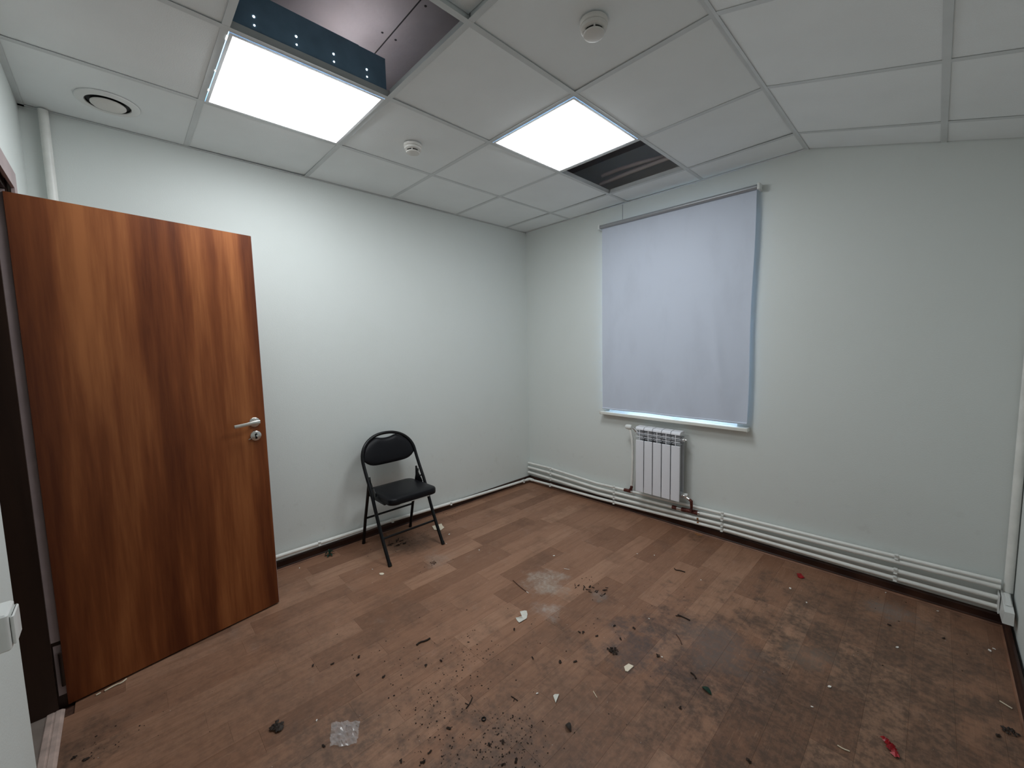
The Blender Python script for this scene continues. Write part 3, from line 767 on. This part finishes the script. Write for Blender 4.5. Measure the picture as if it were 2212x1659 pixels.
for z0, z1 in ((.06, .28),):
    mb = MB().tube([dpt(-.006, .006, z0 + .04), dpt(-.006, .006, z1 - .04)], .006, 10); build('hinge_knuckle', mb, 'frame_wood', dr)

# frame in the opening
tr = thing('trim_2', 'dark brown door frame with pinkish casing round the doorway', 'door frame', (.93, YF - .06, 0), kind='structure')
FY0, FY1 = YF - .12, YF + .002
mb = MB()
mb.box((DX0, FY0, 0), (HX - .012, FY1 - .012, DZ1)); mb.box((HX - .012, FY0, 0), (HX + .006, YF - .045, 2.06))
mb.box((DX1 - .035, FY0, 0), (DX1, YF - .012, DZ1)); mb.box((HX - .012, FY0, 2.062), (DX1 - .035, YF - .012, DZ1))
build('jamb', mb, 'frame_wood', tr)
mb = MB(); mb.box((HX - .012, YF - .045, .285), (HX - .008, YF - .014, 2.06)); build('rebate_strip', mb, 'casing', tr)
mb = MB(); mb.box((HX - .012, YF - .041, .055), (HX - .0085, YF - .014, .268)); hp = build('hinge_plate', mb, 'casing', tr)
for zz in (.10, .165, .23):
    build('screw_head', MB().lathe([(.004, 0), (.0035, .001), (0, .001)], (HX - .0085, YF - .027, zz), axis=(1, 0, 0), n=8), 'frame_wood', hp)
mb = MB(); mb.box((DX0 - .045, YF, 0), (HX - .030, YF + .009, 2.145)); mb.box((HX - .030, YF, 2.075), (DX1 + .06, YF + .009, 2.145))
build('casing', mb, 'casing', tr)

# threshold strip
th = thing('threshold_strip', 'scuffed pinkish metal threshold strip across the doorway', 'threshold', (.95, YF - .03, 0))
mb = MB()
y0 = YF - .079
prof = [(y0, 0), (y0 + .004, .005), (y0 + .020, .006), (y0 + .022, .0045), (y0 + .026, .0045), (y0 + .028, .0065), (y0 + .042, .0065), (y0 + .047, .004), (y0 + .052, .0)]
mb.loft([[(x, y, z) for y, z in prof] for x in (HX + .007, DX1 - .036)], smooth=False)
build('strip', mb, 'threshold', th)

# switch on the near door wall
sw = thing('light_switch', 'white boxy light switch on the near wall at the left edge', 'light switch', (1.61, YF, .86))
mb = MB(); mb.rbox((1.572, YF, .822), (1.652, YF + .030, .902), .006, 3); build('box', mb, 'white_plastic', sw)
mb = MB(); mb.rbox((1.580, YF + .0302, .830), (1.644, YF + .037, .894), .004, 2); build('rocker', mb, 'white_plastic', sw)

# ------------------------------------------------------------------ FOLDING CHAIR
ch = thing('folding_chair', 'black folding chair with padded seat and back by the left wall', 'chair', (.30, -1.655, 0))
YL, YR_ = -1.862, -1.446; YM = (YL + YR_) / 2; hw = (YR_ - YL) / 2
side = [(0.508, 0.012), (0.42, 0.157), (0.345, 0.312), (0.288, 0.442), (0.248, 0.506), (0.215, 0.560), (0.186, 0.612)]
tr_ = .0115
def arch(n=18):
    pts = []
    x0, z0 = 0.172, 0.640; hh = 0.172
    for i in range(n + 1):
        t = math.pi * i / n
        s = math.sin(t) ** 0.92 if 0 < i < n else 0
        pts.append((x0 - 0.056 * s - .012 * s * s, YM - hw * (abs(math.cos(t)) ** .92) * (1 if math.cos(t) > 0 else -1), z0 + hh * s))
    return pts
pts = [(x, YL, z) for x, z in side] + arch() + [(x, YR_, z) for x, z in reversed(side)]
# smooth the polyline a little
def smooth(pts, it=1):
    P = [Vector(p) for p in pts]
    for _ in range(it):
        Q = [P[0]]
        for a, c in zip(P[:-1], P[1:]): Q += [a * .75 + c * .25, a * .25 + c * .75]
        P = Q + [P[-1]]
    return P
build('back_frame', MB().tube(smooth(pts, 1), tr_, 12), 'black_paint', ch)
for y in (YL, YR_):
    build('foot_cap', MB().tube([(.517, y, .0005), (.505, y, .020)], .0130, 12), 'black', ch)
# rear legs
for y in (YL + .016, YR_ - .016):
    build('rear_leg', MB().tube([(.070, y, .010), (.124, y, .21), (.170, y, .345), (.222, y, .512)], .0108, 12), 'black_paint', ch)
    build('foot_cap', MB().tube([(.067, y, .0005), (.073, y, .022)], .0122, 12), 'black', ch)
build('rear_stretcher', MB().tube([(.124, YL + .016, .21), (.124, YR_ - .016, .21)], .0075, 10), 'black_paint', ch)
build('front_stretcher', MB().tube([(.420, YL, .157), (.420, YR_, .157)], .0075, 10), 'black_paint', ch)
# hinge brackets between seat and frame
for y, sg in ((YL + .016, 1), (YR_ - .016, -1)):
    mb = MB()
    out = [(.205, .535), (.228, .540), (.236, .505), (.300, .440), (.300, .412), (.255, .405), (.200, .440)]
    mb.prism([(x, y + sg * .006, z) for x, z in out], (0, sg * .0025, 0))
    build('hinge_bracket', mb, 'black_paint', ch)
    build('pivot_bolt', MB().tube([(.262, y - sg * .020, .470), (.262, y + sg * .014, .470)], .0055, 8), 'black_paint', ch)
# seat: rounded padded board
def rrect(x0, x1, y0, y1, r, z, n=6, bow=0.0):
    pts = []
    for cx, cy, a0 in ((x1 - r, y1 - r, 0), (x0 + r, y1 - r, 90), (x0 + r, y0 + r, 180), (x1 - r, y0 + r, 270)):
        for i in range(n + 1):
            t = R(a0 + 90 * i / n); pts.append((cx + r * math.cos(t), cy + r * math.sin(t)))
    return pts
SX0, SX1, SY0, SY1 = .125, .520, YL + .026, YR_ - .026
def zs(x): return .014 * (x - SX0) / (SX1 - SX0)
rings = []
for ins, z in ((.012, .394), (.002, .398), (0, .406), (0, .430), (.004, .438), (.014, .4425), (.06, .4455), (.12, .446)):
    rings.append([(x, y, z - .012 + zs(x)) for x, y in rrect(SX0 + ins, SX1 - ins, SY0 + ins, SY1 - ins, max(.012, .05 - ins * .3), z)])
build('seat', MB().loft(rings), 'vinyl', ch)
mb = MB().tube([(.5255, SY0 + .06, .401), (.5258, YM, .4012), (.5255, SY1 - .08, .401)], .0028, 8); build('seat_piping', mb, 'chrome', ch)
for ya_ in (SY0 + .010, SY1 - .024):
    mb = MB(); mb.box((.20, ya_, .376), (.40, ya_ + .014, .393)); build('seat_rail', mb, 'black_paint', ch)
# back pad: follows the arch, notch at the top for the hand hole
def pad_outline(k=1.0):
    o = []
    top = []
    for i in range(41):
        t = math.pi * i / 40
        s = math.sin(t) ** .92 if 0 < i < 40 else 0
        y = -math.cos(t); y = math.copysign(abs(y) ** .92, y)
        top.append((y * (hw - .012), .640 + (.172 - .012) * s))
    zt = min(z for y, z in top if abs(y) < .080)
    top = [(y, min(z, zt - .016 * (1 - (y / .080) ** 2)) if abs(y) < .080 else z) for y, z in top]
    low = []
    for i in range(21):
        q = 1 - 2 * i / 20
        low.append((q * (hw - .014), .640 - .040 * (1 - abs(q) ** 6) - .008 * (1 - q * q)))
    return top + low[1:-1]
out = pad_outline(); cyx = sum(p[0] for p in out) / len(out); czx = sum(p[1] for p in out) / len(out)
def padx(z, y): 
    s = max(0, min(1, (z - .600) / .215)); yy = y / hw
    return .178 - .060 * s - .020 * (1 - yy * yy)
rings = []
for sc_, off in ((.90, -.010), (.975, -.008), (1.0, -.001), (1.0, .006), (.965, .014), (.88, .020), (.70, .024), (.4, .0255), (.1, .026)):
    rings.append([(padx(z, y) + off, YM + y, z) for y, z in [(cyx + (p[0] - cyx) * sc_, czx + (p[1] - czx) * sc_) for p in out]])
mb = MB().loft(rings)
mb.f = mb.f; build('back_pad', mb, 'vinyl', ch)

# ------------------------------------------------------------------ DEBRIS
rd = random.Random(11)
def flake(name, pts, mat, label, cat, thick=.0012, lift=.003, group=None):
    """small curled flake; outline on the floor"""
    cx = sum(p[0] for p in pts) / len(pts); cy = sum(p[1] for p in pts) / len(pts)
    mb = MB(); n = len(pts)
    lo = [Vector((x, y, .0004 + rd.uniform(0, lift))) for x, y in pts]; lo.append(Vector((cx, cy, .0004)))
    hi = [p + Vector((0, 0, thick)) for p in lo]
    vs = lo + hi; fs = []
    for i in range(n):
        k = (i + 1) % n
        fs += [(n, k, i), (2 * n + 1, n + 1 + i, n + 1 + k), (i, k, n + 1 + k, n + 1 + i)]
    mb.add(vs, fs)
    return tag(build(name, mb, mat, origin=(cx, cy, 0)), label, cat, group)
def poly(cx, cy, r, n=6, e=1.0, a=0.0, j=.3):
    o = []
    for i in range(n):
        t = 2 * math.pi * i / n; q = r * rd.uniform(1 - j, 1 + j); x = q * math.cos(t); y = q * e * math.sin(t)
        o.append((cx + x * math.cos(a) - y * math.sin(a), cy + x * math.sin(a) + y * math.cos(a)))
    return o
def stick(name, pts, r, mat, label, cat, group=None, fork=None):
    P = [(x, y, r + .0003 + (z if z else 0)) for (x, y), z in zip(pts, [0] * len(pts))]
    k = len(P); rr = [r * (1 - .5 * i / max(1, k - 1)) for i in range(k)]
    mb = MB().tube(smooth(P, 1) if k > 2 else P, r, 7)
    if fork: mb.tube([(fork[0][0], fork[0][1], r + .0003), (fork[1][0], fork[1][1], r * 1.5)], r * .7, 6)
    return tag(build(name, mb, mat, origin=P[0]), label, cat, group)
def lump(mb, c, r, q=rd, flat=.6):
    x, y, z = c; vs = []
    for dx, dy, dz in ((1, 0, 0), (0, 1, 0), (-1, 0, 0), (0, -1, 0), (0, 0, 1), (0, 0, -1)):
        s = r * q.uniform(.5, 1.3); vs.append((x + dx * s, y + dy * s, z + dz * s * flat))
    a = q.uniform(0, 3); ca, sa = math.cos(a), math.sin(a)
    vs = [(x + (vx - x) * ca - (vy - y) * sa, y + (vx - x) * sa + (vy - y) * ca, max(vz, .0002)) for vx, vy, vz in vs]
    mb.add(vs, [(0, 1, 4), (1, 2, 4), (2, 3, 4), (3, 0, 4), (1, 0, 5), (2, 1, 5), (3, 2, 5), (0, 3, 5)])
def pile(name, c, rad, n, mat, label, cat, sz=.006, el=1.0):
    mb = MB()
    for _ in range(n):
        a = rd.uniform(0, 6.28); q = rad * rd.random() ** .7
        lump(mb, (c[0] + q * math.cos(a), c[1] + q * el * math.sin(a), sz * rd.uniform(.4, .9)), sz * rd.uniform(.5, 1.2))
    return tag(build(name, mb, mat, origin=(c[0], c[1], 0)), label, cat)

# clear wrapper
mb = MB(); q = [(1.419, -2.559), (1.495, -2.481), (1.579, -2.528), (1.515, -2.600)]
nn = 14; rw = random.Random(4)
zz = [[.0015 + .014 * abs(math.sin(i * .62 + 2.2 * math.sin(j * .45))) * abs(math.sin(j * .8 + i * .2)) * rw.uniform(.6, 1) for j in range(nn + 1)] for i in range(nn + 1)]
vs = []; fs = []
for i in range(nn + 1):
    for j in range(nn + 1):
        s, t2 = i / nn, j / nn
        x = (q[0][0] * (1 - s) + q[1][0] * s) * (1 - t2) + (q[3][0] * (1 - s) + q[2][0] * s) * t2
        y = (q[0][1] * (1 - s) + q[1][1] * s) * (1 - t2) + (q[3][1] * (1 - s) + q[2][1] * s) * t2
        vs.append((x + rw.uniform(-.002, .002), y + rw.uniform(-.002, .002), zz[i][j]))
for i in range(nn):
    for j in range(nn):
        a = i * (nn + 1) + j; fs.append((a, a + nn + 1, a + nn + 2, a + 1))
mb.add(vs, fs)
tag(build('plastic_wrapper', mb, 'film', origin=(1.50, -2.54, 0)), 'crumpled clear plastic wrapper on the floor at the front', 'wrapper')

flake('paper_scrap', [(1.475, -1.593), (1.487, -1.570), (1.500, -1.566), (1.520, -1.580), (1.541, -1.607), (1.537, -1.659), (1.512, -1.652), (1.495, -1.644), (1.520, -1.620)], 'paper', 'torn off white paper scrap with a notch in mid floor', 'paper scrap', .001, .006)
flake('plaster_chip', [(2.085, -1.537), (2.090, -1.507), (2.114, -1.504), (2.111, -1.549), (2.102, -1.555)], 'chip_pale', 'peach coloured angular plaster chip in the centre foreground', 'plaster chip', .003, .002)
flake('plaster_shard', [(1.958, -1.873), (1.957, -1.862), (1.971, -1.851), (1.987, -1.891)], 'paper', 'pointed off white plaster shard in the front centre', 'plaster chip', .004, .002)
flake('plaster_chip', poly(.563, -1.945, .016, 7), 'chip_pale', 'pale orange plaster chip in front of the chair front leg', 'plaster chip', .004, .002)
flake('paper_scrap', [(.193, -1.338), (.212, -1.259), (.250, -1.275), (.286, -1.282), (.313, -1.331), (.268, -1.364)], 'chip_pale', 'flat beige paper scrap behind the chair right front leg', 'paper scrap', .001, .003)
flake('red_scrap', [(2.461, -.167), (2.479, -.150), (2.504, -.183), (2.490, -.200), (2.472, -.195)], 'red', 'small red scrap near the pipes of the window wall', 'red scrap', .004, .006)
# red candy wrapper: crumpled ridged sheet
mb = MB(); rr_ = random.Random(9)
for i in range(16):
    s = i / 15; x = 2.934 + .040 * s + rr_.uniform(-.006, .006); y = -1.181 - .052 * s + rr_.uniform(-.007, .007)
    lump(mb, (x, y, .007), .0145 * (1.1 - abs(s - .5)), rr_, .8)
tag(build('red_wrapper', mb, 'red', origin=(2.95, -1.205, 0)), 'crumpled dark red candy wrapper in the right foreground', 'wrapper')
# leaves
def leaf_mesh(a, bq, w, arch_=.006):
    a = Vector((*a, .002)); bq = Vector((*bq, .002)); d = bq - a; s = Vector((-d.y, d.x, 0)).normalized(); mb = MB(); vs = []; n = 8
    for i in range(n + 1):
        t = i / n; ww = w * math.sin(math.pi * min(1, t * .97 + .02)) ** .8
        c = a + d * t + Vector((0, 0, arch_ * math.sin(math.pi * t)))
        vs += [c - s * ww + Vector((0, 0, .004 * ww / w)), c, c + s * ww + Vector((0, 0, .004 * ww / w))]
    top = vs; low = [v - Vector((0, 0, .0006)) for v in vs]; m = len(vs); fs = []
    for i in range(n):
        for j in (0, 1):
            k = i * 3 + j; fs.append((k, k + 1, k + 4, k + 3)); fs.append((m + k, m + k + 3, m + k + 4, m + k + 1))
    mb.add(top + low, fs, True); return mb
lf = tag(build('green_leaf', leaf_mesh((2.376, -1.404), (2.420, -1.418), .011), 'leaf', origin=(2.398, -1.41, 0)), 'single dark green leaf in the right centre foreground', 'leaf')
tag(build('dry_leaf', leaf_mesh((2.074, -1.935), (2.108, -1.943), .010, .012), 'leaf_dry', origin=(2.09, -1.94, 0)), 'curled dark dry leaf at the bottom, right of the white shard', 'leaf')
sp = thing('leaf_sprig', 'small dark green leafy sprig by the left wall baseboard', 'sprig', (.06, -2.09, 0))
for k, (a, l) in enumerate(((.3, .035), (1.5, .04), (2.6, .03), (-.6, .035), (-1.6, .03))):
    m_ = leaf_mesh((.06, -2.09), (.06 + l * math.cos(a), -2.09 + l * math.sin(a)), .008, .01 + .012 * (k % 3))
    build('leaf', m_, 'leaf', sp)
build('stem', MB().tube([(.045, -2.11, .003), (.06, -2.09, .006), (.066, -2.066, .02)], .0015, 6), 'bark_brown', sp)
pile('dry_leaf_clump', (1.285, -2.712), .026, 26, 'leaf_dry', 'dark clump of dry leaf at the bottom left, left of the clear wrapper', 'leaf clump', .011, .7)
# twigs and straws
tw = stick('twig', [(1.230, -1.414), (1.316, -1.433), (1.372, -1.4395)], .0022, 'bark_brown', 'long straight brown twig with a pale tip in mid floor', 'twig')
build('pale_tip', MB().tube([(1.372, -1.4395, .0024), (1.392, -1.4415, .0024)], .0018, 6), 'chip_white', tw)
stick('twig', [(1.887, -.613), (1.901, -.626), (1.927, -.611), (1.955, -.609)], .0030, 'bark', 'dark bent twig nearest the window wall pipes', 'twig')
stick('twig', [(2.101, -1.033), (2.140, -1.031), (2.167, -1.032)], .0032, 'bark', 'short thick dark twig on the grey stain', 'twig', fork=((2.115, -1.033), (2.098, -1.050)))
stick('twig', [(2.160, -1.179), (2.189, -1.200), (2.210, -1.226)], .0018, 'bark_brown', 'thin brown twig in front of the thick dark twig', 'twig')
stick('twig', [(1.290, -2.115), (1.284, -2.095), (1.297, -2.068), (1.297, -2.044)], .0040, 'bark', 'wavy black twig in the left middle of the floor', 'twig')
stick('twig', [(1.744, -2.157), (1.738, -2.134), (1.722, -2.108)], .0022, 'bark', 'forked dark twig above the small dark ring', 'twig', fork=((1.740, -2.140), (1.722, -2.146)))
stick('twig', [(1.833, -1.993), (1.849, -1.990), (1.867, -1.989)], .0018, 'bark', 'small forked twig left of the white shard', 'twig', fork=((1.849, -1.990), (1.858, -2.003)))
stick('twig', [(2.311, -1.364), (2.328, -1.366), (2.341, -1.380)], .0030, 'bark', 'small curled dark twig above the green leaf', 'twig')
stick('straw', [(2.061, -1.738), (2.077, -1.746), (2.091, -1.753)], .0016, 'straw', 'short pale straw in the front centre, right of the white shard', 'straw')
stick('straw', [(1.373, -1.095), (1.406, -1.080)], .0014, 'chip_white', 'tiny white straw beside the pale dusty patch', 'straw')
stick('straw', [(2.820, -1.325), (2.837, -1.327), (2.854, -1.322)], .0022, 'straw', 'pale stalk left of the red candy wrapper', 'straw')
stick('wood_sliver', [(3.244, -.663), (3.259, -.672), (3.275, -.681)], .0025, 'straw', 'beige wood sliver by the right baseboard', 'sliver')
stick('straw', [(.556, -3.190), (.545, -3.155), (.550, -3.137), (.535, -3.122)], .0035, 'straw', 'yellowish straw under the open door edge', 'straw')
stick('straw', [(.560, -3.215), (.556, -3.201)], .003, 'straw', 'short straw stub under the door near the threshold', 'straw')
# piles
def barks(name, pts, label, sz=.004, ln=.02):
    mb = MB()
    for x, y in pts:
        for _ in range(3):
            a = rd.uniform(0, 3.14); px, py = x + rd.uniform(-.018, .018), y + rd.uniform(-.018, .018); l = ln * rd.uniform(.5, 1.2)
            mb.tube([(px, py, sz * .7), (px + l * math.cos(a), py + l * math.sin(a), sz * rd.uniform(.7, 1.6))], sz * rd.uniform(.35, .7), 5)
    return tag(build(name, mb, 'bark', origin=(pts[0][0], pts[0][1], 0)), label, 'bark pile')
barks('bark_pile', [(1.542, -1.202), (1.608, -1.140), (1.600, -1.165), (1.673, -1.156), (1.705, -1.161), (1.623, -1.186), (1.701, -1.105)], 'loose pile of dark bark bits in the middle of the floor')
barks('bark_pile', [(.23, -1.719), (.227, -1.664), (.277, -1.70), (.293, -1.66)], 'pile of dark bark flakes under the chair', .005, .03)
pile('dirt_pile', (1.996, -1.487), .026, 30, 'bark', 'black crumbly dirt pile left of the white tipped crumb', 'dirt pile', .007, .8)
p_ = pile('dirt_crumb', (2.160, -1.372), .018, 9, 'bark', 'dark crumb with a white fleck, right of the black dirt pile', 'dirt crumb', .006, .5)
mb = MB(); lump(mb, (2.178, -1.366, .003), .005); build('white_fleck', mb, 'chip_white', p_)
pile('dirt_pile', (3.257, -.831), .022, 16, 'leaf_dry', 'dark dirt pile against the right baseboard', 'dirt pile', .008, 1.0)
pile('dirt_pile', (.690, -1.652), .034, 22, 'bark_brown', 'reddish dark crumbs in front of the chair', 'dirt pile', .005, 1.2)
mb = MB()
ring_ = [(1.832 + .0075 * math.cos(2 * math.pi * i / 16), -2.138 + .0075 * math.sin(2 * math.pi * i / 16), .003) for i in range(17)]
mb.tube(ring_, .0022, 8); tag(build('rubber_ring', mb, 'black', origin=(1.832, -2.138, 0)), 'tiny dark ring on the floor in the front centre', 'ring')
LM = [('the peach plaster chip', 2.10, -1.53), ('the notched paper scrap', 1.51, -1.61), ('the pointed white shard', 1.968, -1.87), ('the green leaf', 2.40, -1.41), ('the black dirt pile', 1.996, -1.487),
      ('the clear wrapper', 1.50, -2.54), ('the red candy wrapper', 2.95, -1.20), ('the small red scrap', 2.48, -.17), ('the wavy black twig', 1.295, -2.08), ('the dark ring', 1.832, -2.138),
      ('the long pale tipped twig', 1.31, -1.43), ('the dry leaf clump', 1.285, -2.71), ('the curled dry leaf', 2.09, -1.94), ('the chair', .5, -1.65), ('the open door', .5, -2.9), ('the right baseboard', 3.29, -.9), ('the radiator', 1.5, -.2), ('the grey stain', 2.28, -1.2)]
USED = set()
def where(x, y, head):
    c = []
    for nm, lx, ly in LM:
        d = Vector((x - lx, y - ly, 0)); side = d.dot(Vector((rt.x, rt.y, 0))); deep = d.dot(Vector((fw.x, fw.y, 0)))
        w_ = ('right of' if side > 0 else 'left of') if abs(side) > abs(deep) else ('beyond' if deep > 0 else 'in front of')
        how = 'just ' if d.length < .16 else '' if d.length < .4 else 'well '
        c.append((d.length, how + w_ + ' ' + nm))
    c.sort()
    for _, t_ in c:
        l = head + ' ' + t_
        if l not in USED: USED.add(l); return l
# white flecks
flecks = [(1.22, -1.017), (2.006, -1.165), (2.467, -.359), (2.565, -.45), (2.864, -.04), (3.072, -.066), (2.939, -.555), (3.241, -.293), (3.256, -.266), (2.724, -1.201), (2.754, -1.04), (1.365, -2.596), (.464, -1.96), (.091, -2.29), (.417, -1.326), (.53, -1.427), (.782, -1.321), (1.62, -.607), (1.715, -.546), (2.061, -.626), (1.901, -1.909)]
for i, (x, y) in enumerate(flecks):
    big = i in (0, 2, 6, 7, 10, 14)
    flake('paint_fleck', poly(x, y, .0085 if big else .0055, 5, .6, rd.uniform(0, 3)), 'chip_white', where(x, y, 'tiny white paint fleck'), 'paint fleck', .0025, .0015, 'white paint flecks scattered over the floor')
# single dark crumbs one can pick out
crumbs = [(1.904, -1.342), (1.992, -1.284), (1.808, -1.497), (1.818, -1.481), (1.881, -1.464), (1.984, -1.399), (1.758, -1.785), (1.862, -1.716), (1.906, -1.670), (2.353, -1.557), (1.549, -1.706), (1.431, -2.149), (1.465, -2.088), (1.163, -2.345), (1.113, -2.441), (1.053, -2.510), (1.770, -2.251), (1.931, -2.190), (1.950, -2.146), (2.034, -2.156), (2.018, -2.195), (1.804, -2.397), (1.744, -2.441), (1.793, -2.350), (.929, -3.226), (.886, -3.256), (1.262, -2.395), (1.355, -2.318), (1.489, -2.615), (3.090, -.329), (2.895, -.378), (2.609, -1.599), (3.224, -.883)]
for x, y in crumbs:
    mb = MB(); a = rd.uniform(0, 6.28)
    for k in range(3): lump(mb, (x + .005 * k * math.cos(a), y + .005 * k * math.sin(a), .003), rd.uniform(.004, .0075))
    tag(build('dirt_crumb', mb, 'bark', origin=(x, y, 0)), where(x, y, 'small black dirt crumb'), 'dirt crumb', 'loose black dirt crumbs on the floor')
# uncountable grit (kept off the bark piles)
BARK = [(1.542, -1.202), (1.608, -1.140), (1.600, -1.165), (1.673, -1.156), (1.705, -1.161), (1.623, -1.186), (1.701, -1.105), (.23, -1.719), (.227, -1.664), (.277, -1.70), (.293, -1.66)]
mb = MB(); rg = random.Random(17)
cl = [((2.005, -2.159), .10, 70), ((1.964, -2.121), .10, 60), ((1.922, -2.176), .12, 70), ((1.555, -2.182), .16, 70), ((1.504, -1.94), .10, 50), ((1.617, -2.096), .14, 50), ((1.961, -2.084), .1, 40), ((1.615, -1.15), .07, 40),
      ((1.657, -1.577), .2, 30), ((.258, -1.509), .10, 45), ((.148, -1.056), .12, 30), ((1.69, -2.296), .16, 70), ((1.828, -2.331), .14, 70), ((2.2, -1.2), .3, 50), ((.69, -1.65), .08, 25), ((1.3, -2.2), .25, 40), ((.2, -1.7), .12, 40), ((.9, -3.2), .1, 30), ((2.9, -.5), .4, 40)]
for (cx, cy), s, n in cl:
    for _ in range(n):
        x = cx + rg.gauss(0, s * .7); y = cy + rg.gauss(0, s * .7)
        if .04 < x < XR - .06 and YF + .03 < y < -.04 and all((x - bx) ** 2 + (y - by) ** 2 > .055 ** 2 for bx, by in BARK): lump(mb, (x, y, .0012), rg.choice((.0012, .0018, .0025, .0038)), rg)
for _ in range(420):
    x, y = rg.uniform(.06, XR - .08), rg.uniform(YF + .05, -.06)
    if all((x - bx) ** 2 + (y - by) ** 2 > .055 ** 2 for bx, by in BARK): lump(mb, (x, y, .001), rg.choice((.0010, .0014, .0020)), rg)
tag(build('floor_grit', mb, 'bark'), 'scattered fine dark grit and soil crumbs over the floor', 'grit', kind='stuff')
mb = MB()
for _ in range(170):
    lump(mb, (rg.uniform(.06, XR - .08), rg.uniform(YF + .05, -.06), .0008), rg.choice((.0008, .0012, .0016)), rg)
tag(build('pale_grit', mb, 'chip_white'), 'scattered fine pale plaster dust specks over the floor', 'grit', kind='stuff')
